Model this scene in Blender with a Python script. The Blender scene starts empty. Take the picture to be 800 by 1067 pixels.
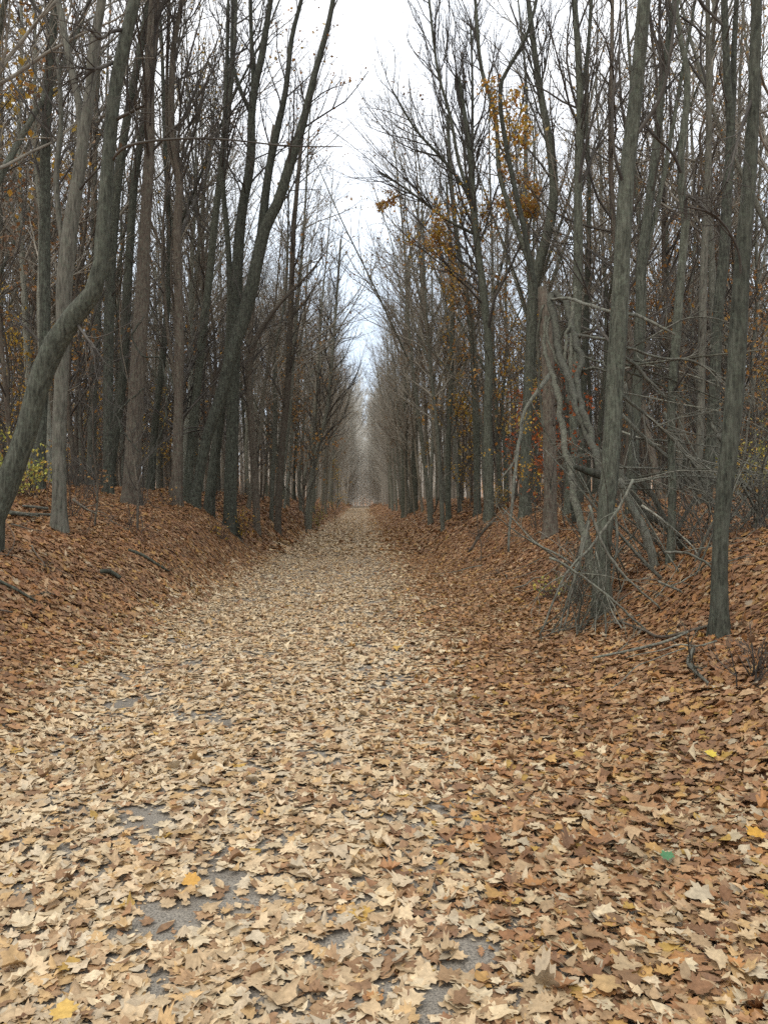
import bpy, math
import numpy as np
from math import radians, sin, cos, tan, pi
from mathutils import Matrix, Vector

scene = bpy.context.scene
COL = scene.collection
CAM_H = 1.5
RX, RZ = radians(89.39), radians(-1.57)
CAM_R = np.array((Matrix.Rotation(RZ, 3, 'Z') @ Matrix.Rotation(RX, 3, 'X')))

def at(px, py, Y):
    """point of the place seen at a photo pixel, at ground distance Y along the path"""
    d = CAM_R @ np.array([(px - 400) / 800.0, (533.5 - py) / 800.0, -1.0])
    return d / d[1] * Y + np.array([0, 0, CAM_H])

# ------------------------------------------------------------------ terrain
LN = np.array([(-400, 2.3), (-60, 2.2), (-14, 2.0), (-9, 1.85), (-7, 1.68), (-5.6, 1.4), (-4.6, 1.12), (-3.9, .82), (-3.3, .5), (-2.8, .25), (-2.3, .07), (-1.9, 0), (0, 0)])
LP = np.array([(-400, 2.3), (-60, 2.2), (-14, 2.05), (-7, 1.9), (-5, 1.72), (-4, 1.42), (-3.5, 1.02), (-3.1, .58),
               (-2.75, .24), (-2.4, .06), (-2.0, 0), (1.4, 0), (2.0, .05), (2.6, .2), (3.2, .46), (4.0, .86), (5.0, 1.2),
               (6.5, 1.5), (9, 1.72), (14, 1.9), (60, 2.2), (400, 2.4)])
def sstep(a, b, x):
    t = np.clip((x - a) / (b - a), 0, 1)
    return t * t * (3 - 2 * t)
def ground(x, y):
    x = np.asarray(x, float); y = np.asarray(y, float)
    wob = .22 * np.sin(y * .31 + .7) + .14 * np.sin(y * .83 + 2)
    xe = np.where(x > 0, x + sstep(1.6, 2.6, x) * (.55 * sstep(9, 22, y) + wob * .8), x + sstep(-2.2, -3.2, x) * wob)
    h = np.interp(xe, LP[:, 0], LP[:, 1])
    h = np.where(x < 0, h + (np.interp(xe, LN[:, 0], LN[:, 1]) - h) * (1 - sstep(8, 18, y) * .8), h)
    off = np.clip((np.abs(x + .6) - 1.8) / 2.0, 0, 1)
    h = h + off * (.07 * np.sin(x * 1.7 + 1.3 * np.sin(y * .9)) + .06 * np.sin(y * 1.27 + x * .8) + .03 * np.sin(x * 4.1 - y * 3.3))
    h = h + .012 * np.sin(x * 2.1 + y * .6) + .01 * np.sin(y * 1.9 - x)
    h = h + 1.0 * sstep(60, 180, y) - .6 * sstep(186, 220, y)
    h = h + 15 * sstep(285, 430, y)                         # a low hill behind the far end
    return h
def hit(px, py):
    """where the sight line of a photo pixel meets the ground"""
    Y = np.arange(2, 80, .02); d = CAM_R @ np.array([(px - 400) / 800.0, (533.5 - py) / 800.0, -1.0]); d = d / d[1]
    z = CAM_H + d[2] * Y; k = int(np.argmax(z <= ground(d[0] * Y, Y) + .03)); return np.array([d[0] * Y[k], Y[k], z[k]])

# ------------------------------------------------------------------ materials
def new_mat(name):
    m = bpy.data.materials.new(name); m.use_nodes = True
    nt = m.node_tree; nt.nodes.clear()
    out = nt.nodes.new('ShaderNodeOutputMaterial')
    b = nt.nodes.new('ShaderNodeBsdfPrincipled')
    b.inputs['Specular IOR Level'].default_value = .25
    nt.links.new(b.outputs[0], out.inputs[0])
    return m, nt, b
def nd(nt, t, **kw):
    n = nt.nodes.new(t)
    for k, v in kw.items():
        if k in n.inputs: n.inputs[k].default_value = v
        else: setattr(n, k, v)
    return n
def ramp(nt, stops):
    r = nt.nodes.new('ShaderNodeValToRGB'); e = r.color_ramp.elements
    while len(e) < len(stops): e.new(.5)
    for el, (p, c) in zip(e, stops): el.position = p; el.color = (*c, 1)
    return r

def bark_mat(name, dark, mid, light, bump=.8, lichen=(.17, .2, .14), lich=.35):
    m, nt, b = new_mat(name); L = nt.links.new
    tc = nd(nt, 'ShaderNodeTexCoord'); oi = nd(nt, 'ShaderNodeObjectInfo')
    off = nd(nt, 'ShaderNodeVectorMath', operation='MULTIPLY_ADD')
    L(tc.outputs['Object'], off.inputs[0]); off.inputs[1].default_value = (1, 1, .16)
    comb = nd(nt, 'ShaderNodeCombineXYZ'); mu = nd(nt, 'ShaderNodeMath', operation='MULTIPLY'); mu.inputs[1].default_value = 37
    L(oi.outputs['Random'], mu.inputs[0]); L(mu.outputs[0], comb.inputs[0]); L(mu.outputs[0], comb.inputs[1]); L(comb.outputs[0], off.inputs[2])
    n1 = nd(nt, 'ShaderNodeTexNoise', Scale=34, Detail=8, Roughness=.72); L(off.outputs[0], n1.inputs['Vector'])
    vo = nd(nt, 'ShaderNodeTexVoronoi', Scale=22, feature='DISTANCE_TO_EDGE'); L(off.outputs[0], vo.inputs['Vector'])
    n2 = nd(nt, 'ShaderNodeTexNoise', Scale=2.3, Detail=4, Roughness=.6); L(tc.outputs['Object'], n2.inputs['Vector'])
    n3 = nd(nt, 'ShaderNodeTexNoise', Scale=17, Detail=6, Roughness=.75); L(tc.outputs['Object'], n3.inputs['Vector'])
    r = ramp(nt, [(.36, dark), (.5, mid), (.66, light)]); L(n1.outputs[0], r.inputs[0])
    lr = ramp(nt, [(.48, (0, 0, 0)), (.66, (lich,) * 3)]); L(n3.outputs[0], lr.inputs[0])
    mx = nd(nt, 'ShaderNodeMix', data_type='RGBA'); L(lr.outputs[0], mx.inputs[0]); L(r.outputs[0], mx.inputs[6]); mx.inputs[7].default_value = (*lichen, 1)
    hs = nd(nt, 'ShaderNodeHueSaturation'); L(mx.outputs[2], hs.inputs['Color'])
    mr = nd(nt, 'ShaderNodeMapRange'); mr.inputs[3].default_value = .62; mr.inputs[4].default_value = 1.35
    ad = nd(nt, 'ShaderNodeMath', operation='ADD'); L(oi.outputs['Random'], ad.inputs[0]); L(n2.outputs[0], ad.inputs[1])
    mr.inputs[1].default_value = .2; mr.inputs[2].default_value = 1.6
    L(ad.outputs[0], mr.inputs[0]); L(mr.outputs[0], hs.inputs['Value'])
    L(hs.outputs[0], b.inputs['Base Color']); b.inputs['Roughness'].default_value = .9
    mn = nd(nt, 'ShaderNodeMath', operation='MULTIPLY_ADD'); L(vo.outputs[0], mn.inputs[0]); mn.inputs[1].default_value = 1.2; L(n1.outputs[0], mn.inputs[2])
    bp = nd(nt, 'ShaderNodeBump', Strength=bump, Distance=.02); L(mn.outputs[0], bp.inputs['Height']); L(bp.outputs[0], b.inputs['Normal'])
    return m
def plain_mat(name, c1, c2, scale=8, rough=.9):
    m, nt, b = new_mat(name); L = nt.links.new
    tc = nd(nt, 'ShaderNodeTexCoord'); n1 = nd(nt, 'ShaderNodeTexNoise', Scale=scale, Detail=3); L(tc.outputs['Object'], n1.inputs['Vector'])
    r = ramp(nt, [(.35, c1), (.68, c2)]); L(n1.outputs[0], r.inputs[0]); L(r.outputs[0], b.inputs['Base Color'])
    b.inputs['Roughness'].default_value = rough
    return m
def leaf_mat(name, transl=.18, rough=.55):
    m, nt, b = new_mat(name); L = nt.links.new
    at_ = nd(nt, 'ShaderNodeAttribute', attribute_name='Col')
    ge = nd(nt, 'ShaderNodeNewGeometry'); n1 = nd(nt, 'ShaderNodeTexNoise', Scale=45, Detail=4, Roughness=.65); L(ge.outputs['Position'], n1.inputs['Vector'])
    hs = nd(nt, 'ShaderNodeHueSaturation'); L(at_.outputs['Color'], hs.inputs['Color'])
    mr = nd(nt, 'ShaderNodeMapRange'); mr.inputs[1].default_value = .3; mr.inputs[2].default_value = .7; mr.inputs[3].default_value = .72; mr.inputs[4].default_value = 1.22
    L(n1.outputs[0], mr.inputs[0]); L(mr.outputs[0], hs.inputs['Value']); L(hs.outputs[0], b.inputs['Base Color'])
    b.inputs['Roughness'].default_value = rough
    tr = nd(nt, 'ShaderNodeBsdfTranslucent'); L(hs.outputs[0], tr.inputs[0])
    mx = nd(nt, 'ShaderNodeMixShader'); mx.inputs[0].default_value = transl
    L(b.outputs[0], mx.inputs[1]); L(tr.outputs[0], mx.inputs[2])
    out = [n for n in nt.nodes if n.type == 'OUTPUT_MATERIAL'][0]; L(mx.outputs[0], out.inputs[0])
    return m
M = {
    'bark':  bark_mat('grey_green_bark', (.026, .027, .019), (.07, .071, .052), (.125, .127, .096), .9),
    'dark':  bark_mat('dark_bark', (.016, .016, .011), (.046, .046, .034), (.088, .088, .066), .9),
    'pale':  bark_mat('pale_bark', (.05, .046, .035), (.115, .106, .082), (.18, .167, .132), .6),
    'brown': bark_mat('brown_bark', (.04, .03, .022), (.09, .07, .052), (.14, .115, .085), .6),
    'dead':  bark_mat('weathered_dead_wood', (.048, .046, .035), (.112, .107, .083), (.2, .193, .154), .6, (.2, .23, .17), .4),
    'row':  bark_mat('row_grey_bark', (.075, .073, .055), (.16, .156, .121), (.25, .246, .195), .7),  # row barks: lightened copies, making up for haze and shade among the trees
    'rowdark':  bark_mat('row_dark_bark', (.05, .048, .036), (.115, .112, .085), (.19, .187, .147), .8),
    'rowbrown':  bark_mat('row_brown_bark', (.07, .06, .044), (.15, .13, .096), (.24, .21, .16), .8),
    'rowtwig': plain_mat('row_twig_bark', (.17, .15, .115), (.29, .26, .205), 3),
    'vine': bark_mat('grey_vine_bark', (.026, .024, .017), (.068, .064, .047), (.13, .124, .095), .9, (.14, .165, .11), .4),
    'stick':  bark_mat('bleached_stick', (.075, .07, .053), (.175, .166, .13), (.31, .298, .24), .5),
    'twig':  plain_mat('twig_bark', (.05, .044, .037), (.1, .09, .074), 3),
    'brush': plain_mat('brush_twigs', (.09, .086, .066), (.18, .172, .137), 3),
    'leaf':  leaf_mat('fallen_leaf'),
    'tleaf': leaf_mat('hanging_leaf', .4),
}
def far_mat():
    m, nt, b = new_mat('far_wood_haze_bark'); L = nt.links.new
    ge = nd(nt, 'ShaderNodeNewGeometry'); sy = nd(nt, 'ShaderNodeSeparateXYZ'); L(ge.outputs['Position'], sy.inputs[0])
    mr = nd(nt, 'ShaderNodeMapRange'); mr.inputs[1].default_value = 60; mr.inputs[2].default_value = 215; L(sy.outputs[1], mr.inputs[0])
    r = ramp(nt, [(0, (.1, .09, .07)), (.5, (.34, .315, .26)), (1, (.64, .61, .54))]); L(mr.outputs[0], r.inputs[0])  # haze painted in: bark colour pales with distance along the path
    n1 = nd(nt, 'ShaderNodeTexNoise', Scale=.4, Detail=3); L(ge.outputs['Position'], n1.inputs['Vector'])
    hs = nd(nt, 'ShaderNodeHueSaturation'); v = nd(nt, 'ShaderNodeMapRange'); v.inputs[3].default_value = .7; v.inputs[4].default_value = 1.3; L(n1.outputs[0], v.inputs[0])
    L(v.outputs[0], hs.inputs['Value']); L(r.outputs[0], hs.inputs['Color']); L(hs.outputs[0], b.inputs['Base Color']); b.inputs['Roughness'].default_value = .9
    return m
M['fartwig_haze'] = far_mat()
def ground_mat():
    m, nt, b = new_mat('leaf_covered_soil'); L = nt.links.new
    ge = nd(nt, 'ShaderNodeNewGeometry')
    v1 = nd(nt, 'ShaderNodeTexVoronoi', Scale=13); L(ge.outputs['Position'], v1.inputs['Vector'])
    v2 = nd(nt, 'ShaderNodeTexVoronoi', Scale=7.3); L(ge.outputs['Position'], v2.inputs['Vector'])
    sep = nd(nt, 'ShaderNodeSeparateColor'); L(v1.outputs['Color'], sep.inputs[0])
    sep2 = nd(nt, 'ShaderNodeSeparateColor'); L(v2.outputs['Color'], sep2.inputs[0])
    mixf = nd(nt, 'ShaderNodeMath', operation='MULTIPLY_ADD'); L(sep.outputs[0], mixf.inputs[0]); mixf.inputs[1].default_value = .7
    m3 = nd(nt, 'ShaderNodeMath', operation='MULTIPLY'); L(sep2.outputs[1], m3.inputs[0]); m3.inputs[1].default_value = .3; L(m3.outputs[0], mixf.inputs[2])
    r = ramp(nt, [(.1, (.08, .044, .025)), (.3, (.185, .094, .047)), (.5, (.27, .14, .07)), (.7, (.35, .19, .092)), (.92, (.45, .29, .15))])
    L(mixf.outputs[0], r.inputs[0])
    n1 = nd(nt, 'ShaderNodeTexNoise', Scale=.6, Detail=4); L(ge.outputs['Position'], n1.inputs['Vector'])
    hs = nd(nt, 'ShaderNodeHueSaturation'); L(r.outputs[0], hs.inputs['Color'])
    mr = nd(nt, 'ShaderNodeMapRange'); mr.inputs[1].default_value = .3; mr.inputs[2].default_value = .7; mr.inputs[3].default_value = .7; mr.inputs[4].default_value = 1.2
    L(n1.outputs[0], mr.inputs[0]); L(mr.outputs[0], hs.inputs['Value']); L(hs.outputs[0], b.inputs['Base Color'])
    b.inputs['Roughness'].default_value = .9
    bp = nd(nt, 'ShaderNodeBump', Strength=.8, Distance=.04); L(sep.outputs[1], bp.inputs['Height']); L(bp.outputs[0], b.inputs['Normal'])
    return m
def path_mat():
    m, nt, b = new_mat('worn_path_surface'); L = nt.links.new
    ge = nd(nt, 'ShaderNodeNewGeometry')
    n1 = nd(nt, 'ShaderNodeTexNoise', Scale=1.4, Detail=6, Roughness=.6); L(ge.outputs['Position'], n1.inputs['Vector'])
    n2 = nd(nt, 'ShaderNodeTexNoise', Scale=140, Detail=4, Roughness=.7); L(ge.outputs['Position'], n2.inputs['Vector'])
    r = ramp(nt, [(.3, (.15, .132, .108)), (.7, (.26, .238, .2))]); L(n1.outputs[0], r.inputs[0])
    r2 = ramp(nt, [(.38, (.4, .38, .35)), (.5, (.9, .9, .9)), (.66, (1.35, 1.3, 1.2))]); L(n2.outputs[0], r2.inputs[0])
    mx = nd(nt, 'ShaderNodeMix', data_type='RGBA', blend_type='MULTIPLY'); mx.inputs[0].default_value = 1
    L(r.outputs[0], mx.inputs[6]); L(r2.outputs[0], mx.inputs[7])
    # scattered leaves seen from afar as small tan cells
    v = nd(nt, 'ShaderNodeTexVoronoi', Scale=11); L(ge.outputs['Position'], v.inputs['Vector'])
    sep = nd(nt, 'ShaderNodeSeparateColor'); L(v.outputs['Color'], sep.inputs[0])
    lr = ramp(nt, [(.0, (.16, .1, .055)), (.35, (.28, .195, .115)), (.8, (.4, .31, .195))]); L(sep.outputs[1], lr.inputs[0])
    sy = nd(nt, 'ShaderNodeSeparateXYZ'); L(ge.outputs['Position'], sy.inputs[0])
    far = nd(nt, 'ShaderNodeMapRange'); far.inputs[1].default_value = 18; far.inputs[2].default_value = 45; far.inputs[3].default_value = 0; far.inputs[4].default_value = .85
    L(sy.outputs[1], far.inputs[0])
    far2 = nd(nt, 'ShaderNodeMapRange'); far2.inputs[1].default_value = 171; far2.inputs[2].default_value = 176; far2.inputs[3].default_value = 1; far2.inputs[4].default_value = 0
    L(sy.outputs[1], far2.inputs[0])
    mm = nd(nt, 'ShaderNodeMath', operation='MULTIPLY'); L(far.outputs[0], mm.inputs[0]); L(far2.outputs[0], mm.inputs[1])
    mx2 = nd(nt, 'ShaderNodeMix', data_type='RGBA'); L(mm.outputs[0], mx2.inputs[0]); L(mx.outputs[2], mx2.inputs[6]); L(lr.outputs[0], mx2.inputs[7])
    bare = nd(nt, 'ShaderNodeMapRange'); bare.inputs[1].default_value = 171; bare.inputs[2].default_value = 176; L(sy.outputs[1], bare.inputs[0])  # leafless far end; its pale colour stands in for a sunlit clearing
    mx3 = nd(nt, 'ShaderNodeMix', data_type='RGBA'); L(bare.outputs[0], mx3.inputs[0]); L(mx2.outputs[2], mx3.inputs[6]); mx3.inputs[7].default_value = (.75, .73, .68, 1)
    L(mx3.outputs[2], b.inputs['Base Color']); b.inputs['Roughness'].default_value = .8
    bp = nd(nt, 'ShaderNodeBump', Strength=.35, Distance=.006); L(n2.outputs[0], bp.inputs['Height']); L(bp.outputs[0], b.inputs['Normal'])
    return m

# ------------------------------------------------------------------ mesh helpers
def np_mesh(name, verts, faces_by_n, mat, smooth=False, cols=None):
    """faces_by_n: list of (F,k) int arrays"""
    me = bpy.data.meshes.new(name)
    verts = np.ascontiguousarray(verts, np.float32)
    me.vertices.add(len(verts)); me.vertices.foreach_set('co', verts.ravel())
    loops = np.concatenate([f.ravel() for f in faces_by_n]).astype(np.int32)
    tot = np.concatenate([np.full(len(f), f.shape[1]) for f in faces_by_n]).astype(np.int32)
    start = np.concatenate([[0], np.cumsum(tot)[:-1]]).astype(np.int32)
    me.loops.add(len(loops)); me.loops.foreach_set('vertex_index', loops)
    me.polygons.add(len(tot)); me.polygons.foreach_set('loop_start', start)
    try: me.polygons.foreach_set('loop_total', tot)
    except Exception: pass
    if smooth: me.polygons.foreach_set('use_smooth', np.ones(len(tot), bool))
    if cols is not None:
        a = me.attributes.new('Col', 'FLOAT_COLOR', 'POINT')
        c = np.ones((len(verts), 4), np.float32); c[:, :3] = cols
        a.data.foreach_set('color', c.ravel())
    me.materials.append(mat); me.update(calc_edges=True); me.validate()
    return me
def norm(v): return v / np.maximum(np.linalg.norm(v, axis=-1, keepdims=True), 1e-9)

class Tubes:
    def __init__(s): s.v = []; s.q = []; s.n = 0
    def add(s, P, R, sides, cap=False, rough=0, rng=None, flare=None):
        P = np.asarray(P, float); R = np.asarray(R, float)
        if P.ndim == 2: P = P[None]; R = R[None]
        if cap:
            P = np.concatenate([P[:, :1], P, P[:, -1:]], 1); R = np.concatenate([R[:, :1] * .02, R, R[:, -1:] * .02], 1)
            P[:, 0] += (P[:, 1] - P[:, 2]) * .002; P[:, -1] += (P[:, -2] - P[:, -3]) * .002
        N, n, _ = P.shape
        T = norm(np.gradient(P, axis=1)); mean = norm(P[:, -1] - P[:, 0])
        ref = np.where((np.abs(mean[:, 2:3]) > .75), np.array([[1., 0, 0]]), np.array([[0, 0, 1.]]))[:, None, :]
        U = norm(np.cross(T, ref)); V = np.cross(T, U)
        a = np.arange(sides) / sides * 2 * pi
        rr = R[:, :, None] * np.ones(sides)
        if rough and rng is not None:
            w = rng.normal(0, 1, (N, n, sides)); w = (w + np.roll(w, 1, 1) + np.roll(w, 1, 2)) / 1.7
            rr = rr * (1 + rough * w)
        if flare is not None: rr = rr * flare
        ring = P[:, :, None, :] + rr[..., None] * (np.cos(a)[:, None] * U[:, :, None, :] + np.sin(a)[:, None] * V[:, :, None, :])
        s.v.append(ring.reshape(-1, 3))
        idx = np.arange(N * n * sides).reshape(N, n, sides) + s.n
        A = idx[:, :-1, :]; B = idx[:, 1:, :]
        q = np.stack([A, np.roll(A, -1, 2), np.roll(B, -1, 2), B], -1).reshape(-1, 4)
        s.q.append(q); s.n += N * n * sides
    def mesh(s, name, mat, origin=(0, 0, 0)):
        return np_mesh(name, np.concatenate(s.v) - np.array(origin), [np.concatenate(s.q)], mat, True)

def spline(P, m):
    """smooth resample of a polyline (k,d) to m points by chord length, Catmull-Rom"""
    P = np.asarray(P, float)
    if len(P) == 2: return P[0] + (P[1] - P[0]) * np.linspace(0, 1, m)[:, None]
    c = np.concatenate([[0], np.cumsum(np.linalg.norm(np.diff(P[:, :3], axis=0), axis=1))])
    t = np.linspace(0, c[-1], m); i = np.clip(np.searchsorted(c, t, 'right') - 1, 0, len(P) - 2)
    T = np.gradient(P, axis=0) / np.gradient(c)[:, None]
    h = (c[i + 1] - c[i])[:, None]; u = ((t - c[i])[:, None]) / h
    return ((2*u**3 - 3*u**2 + 1) * P[i] + (u**3 - 2*u**2 + u) * h * T[i] + (-2*u**3 + 3*u**2) * P[i + 1] + (u**3 - u**2) * h * T[i + 1])

def grow(tb, P, D, L, R, rng, kids, up=.12, wob=.16, steps=(6, 5, 4, 3), sides=(5, 4, 3, 3), spread=(.45, .8), ratio=(.32, .58), rmin=.0022):
    """vectorised branching: every level of twigs at once. returns the points of the last level"""
    lvl = 0; ends = None
    while True:
        n = steps[min(lvl, 3)]; N = len(P)
        pts = np.empty((N, n, 3)); dirs = np.empty((N, n, 3)); pts[:, 0] = P; d = norm(D)
        dirs[:, 0] = d
        for k in range(1, n):
            d = norm(d + rng.normal(0, wob, (N, 3)) + np.array([0, 0, up]))
            pts[:, k] = pts[:, k - 1] + d * (L / (n - 1))[:, None]; dirs[:, k] = d
        tt = np.linspace(0, 1, n)
        rad = np.maximum(R[:, None] * (1 - .68 * tt), rmin * (1 - .5 * tt))
        tb.add(pts, rad, sides[min(lvl, 3)]); ends = pts
        if lvl >= len(kids): return ends
        k = kids[lvl]; par = np.repeat(np.arange(N), k)
        if len(par) == 0: return ends
        t = rng.uniform(.18, 1, len(par)); f = t * (n - 1); i = np.minimum(f.astype(int), n - 2); u = (f - i)[:, None]
        P2 = pts[par, i] * (1 - u) + pts[par, i + 1] * u; dd = dirs[par, i + 1]
        side = norm(np.cross(dd, rng.normal(0, 1, (len(par), 3))))
        D = norm(dd + side * rng.uniform(*spread, len(par))[:, None]); 
        L = L[par] * rng.uniform(*ratio, len(par)) * (1.15 - .5 * t); R = np.maximum(R[par] * (1 - .68 * t) * .58, rmin); P = P2
        lvl += 1

YEL = [(.52, .34, .05), (.5, .27, .04), (.42, .3, .08)]
ORA = [(.42, .2, .05), (.48, .28, .07), (.3, .15, .06), (.34, .2, .09)]
RED = [(.42, .1, .025), (.36, .13, .04), (.3, .09, .03)]
BRN = [(.22, .13, .07), (.17, .095, .05), (.28, .18, .1), (.3, .14, .05)]
GRN = [(.3, .32, .07), (.42, .4, .09), (.5, .4, .08)]
def hang_leaves(name, pts, rng, size, pal, jitter=.06, origin=(0, 0, 0), mat=None):
    N = len(pts); pal = np.array(pal)
    base = np.array([(0, 0, 0), (.36, .42, .12), (.12, .5, .02), (0, 1, -.05), (-.14, .5, .02), (-.36, .42, .12)])
    s = size * rng.uniform(.6, 1.25, N); q = rng.normal(0, 1, (N, 3, 3))
    e1 = norm(q[:, 0] * np.array([1, 1, .5])); e2 = norm(np.cross(q[:, 1], e1)); e3 = np.cross(e1, e2)
    c = pts + rng.normal(0, jitter, (N, 3))
    v = c[:, None] + s[:, None, None] * (base[None, :, :1] * e1[:, None] + base[None, :, 1:2] * e2[:, None] + base[None, :, 2:] * e3[:, None])
    f = np.array([(0, 1, 2), (2, 1, 3), (0, 2, 4), (2, 3, 4), (0, 4, 5), (5, 4, 3)])
    F = (np.arange(N)[:, None, None] * 6 + f).reshape(-1, 3)
    col = pal[rng.integers(0, len(pal), N)] * rng.uniform(.7, 1.25, (N, 1))
    return np_mesh(name, v.reshape(-1, 3) - np.array(origin), [F], mat or M['tleaf'], False, np.repeat(col, 6, 0))

# ------------------------------------------------------------------ object helpers
def thing(name, label, cat, loc, group=None):
    o = bpy.data.objects.new(name, None); COL.objects.link(o); o.location = [float(c) for c in loc]
    o.empty_display_size = .2
    o['label'] = label; o['category'] = cat
    if group: o['group'] = group
    return o
def part(name, me, parent=None, label=None):
    o = bpy.data.objects.new(name, me); COL.objects.link(o); o.parent = parent
    if label: o['label'] = label
    return o
def single(name, me, label, cat, loc=(0, 0, 0), group=None):
    o = bpy.data.objects.new(name, me); COL.objects.link(o); o.location = [float(c) for c in loc]
    o['label'] = label; o['category'] = cat
    if group: o['group'] = group
    return o
def setting(name, me, kind='structure', label=None):
    o = bpy.data.objects.new(name, me); COL.objects.link(o); o['kind'] = kind
    if label: o['label'] = label
    return o

# ------------------------------------------------------------------ ground and path
def axis(fine0, fine1, step, lo, hi, gr=1.22):
    a = list(np.arange(fine0, fine1 + 1e-6, step)); s = step; x = a[-1]
    while x < hi: s *= gr; x += s; a.append(x)
    s = step; x = a[0]; b = []
    while x > lo: s *= gr; x -= s; b.append(x)
    return np.array(b[::-1] + a)
def sheet(xs, ys, dz=0):
    X, Y = np.meshgrid(xs, ys); Z = ground(X, Y) + dz
    n, m = X.shape; I = np.arange(n * m).reshape(n, m)
    q = np.stack([I[:-1, :-1], I[:-1, 1:], I[1:, 1:], I[1:, :-1]], -1).reshape(-1, 4)
    return np.stack([X, Y, Z], -1).reshape(-1, 3), q
ys_ax = axis(0, 40, .22, -60, 900, 1.08)
v, q = sheet(axis(-9, 10, .2, -900, 900), ys_ax)
setting('ground', np_mesh('ground', v, [q], ground_mat(), True), label='forest floor buried in brown leaves, banked up on both sides of the path')
v, q = sheet(np.arange(-2.35, 1.36, .2), ys_ax[(ys_ax > -12) & (ys_ax < 240)], .004)
setting('path', np_mesh('path', v, [q], path_mat(), True), label='straight worn grey path running away between the trees under fallen leaves')

# ------------------------------------------------------------------ fallen leaves
half = [(.0, -.36), (.12, -.34), (.33, -.40), (.36, -.28), (.34, -.17), (.56, -.1), (.48, .02), (.6, .18), (.44, .17), (.31, .19), (.34, .36), (.19, .37), (.1, .5), (0, .6)]
MAPLE = np.array(half + [(-x, y) for x, y in half[-2:0:-1]])
OAKH = [(0, -.5), (.1, -.36), (.22, -.3), (.14, -.18), (.32, -.06), (.2, .04), (.36, .2), (.2, .26), (.24, .42), (.1, .44), (0, .56)]
OAK = np.array(OAKH + [(-x, y) for x, y in OAKH[-2:0:-1]])
OV = np.array([(0, -.5), (.17, -.3), (.27, -.02), (.2, .26), (0, .55), (-.2, .26), (-.27, -.02), (-.17, -.3)])
STAR = np.array([(0, -.36), (.4, -.4), (.28, -.14), (.62, .08), (.24, .15), (0, .6), (-.24, .15), (-.62, .08), (-.28, -.14), (-.4, -.4)])
DIA = np.array([(0, -.5), (.45, -.05), (.2, .4), (-.05, .55), (-.45, .1)])
rngL = np.random.default_rng(11)
PALE = np.array([(.64, .48, .28), (.68, .545, .34), (.58, .42, .235), (.53, .38, .21), (.6, .47, .3), (.4, .25, .125), (.55, .45, .3), (.66, .51, .3), (.55, .36, .16), (.48, .33, .18), (.31, .18, .09)])
WARM = np.array([(.41, .21, .09), (.34, .165, .07), (.5, .29, .135), (.48, .235, .08), (.25, .13, .062), (.44, .24, .11), (.55, .37, .2), (.37, .195, .092), (.53, .31, .1), (.29, .16, .085), (.46, .27, .135)])
def wsum(x, y): return np.sin(x * 3.1 + 1.7 * np.sin(y * 2.2)) * .5 + np.sin(y * 3.7 - x * 1.9) * .5
def paleness(x, y):
    edge_r = .42 + .5 * sstep(2, 16, y) * 0.3 + .25 * wsum(x * .6, y * .5)
    w = sstep(-2.9, -2.1, x + .15 * wsum(x, y)) * (1 - sstep(edge_r - .5, edge_r + .9, x))
    w = np.maximum(w, .4 * (1 - sstep(2.6, 5.5, y)) * (1 - sstep(1.5, 3.2, x)))
    w = np.maximum(w, .42 * (1 - sstep(5, 9, y)) * (1 - sstep(-3.5, -2.3, -(-x)))*0)
    return np.clip(w * .92 + .06, 0, 1)
def leaf_cloud(outline, x, y, size, zspread, tilt, curl, stem=False):
    N = len(x); k = len(outline)
    o = np.concatenate([[(0, 0.02)], outline]); V = np.zeros((N, k + 1, 3))
    asp = rngL.uniform(.62, 1.15, N)[:, None]
    tear = 1 + rngL.normal(0, .1, (N, k + 1)); asp2 = rngL.uniform(.85, 1.1, N)[:, None]
    lx = o[None, :, 0] * asp * tear; ly = o[None, :, 1] * asp2 * tear
    a, b_, c = (rngL.normal(0, 1, (3, N, 1)))
    lz = curl * (a * .55 * np.abs(lx) + (b_ * .5 + .35) * ly * ly + (c * .5 + .3) * lx * lx + .3 * a * lx * ly)
    lz = (lz + rngL.normal(0, .03, (N, k + 1)) * curl) * np.where(rngL.uniform(0, 1, N) < .2, 1.9, .8)[:, None]
    # strong rolling of some leaves
    s = size[:, None]
    lx, ly, lz = lx * s, ly * s, lz * s
    # tilt about a random horizontal axis, then yaw
    th = rngL.normal(0, tilt, N)[:, None]; yaw = rngL.uniform(0, 2 * pi, N)[:, None]; y2 = rngL.uniform(0, 2 * pi, N)[:, None]
    cx, sx = np.cos(y2), np.sin(y2)
    lx, ly = lx * cx - ly * sx, lx * sx + ly * cx
    ly, lz = ly * np.cos(th) - lz * np.sin(th), ly * np.sin(th) + lz * np.cos(th)
    cx, sx = np.cos(yaw), np.sin(yaw)
    lx, ly = lx * cx - ly * sx, lx * sx + ly * cx
    gx = x[:, None] + lx; gy = y[:, None] + ly
    lz = lz - lz.min(1, keepdims=True) * .75
    gz = ground(gx, gy) + .008 + rngL.uniform(0, 1, N)[:, None] ** 1.5 * zspread[:, None] + lz
    V = np.stack([gx, gy, gz], -1)
    j = np.arange(k); f = np.stack([np.zeros(k, int), 1 + j, 1 + (j + 1) % k], -1)
    F = (np.arange(N)[:, None, None] * (k + 1) + f).reshape(-1, 3)
    return V.reshape(-1, 3), F, k + 1
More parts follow.
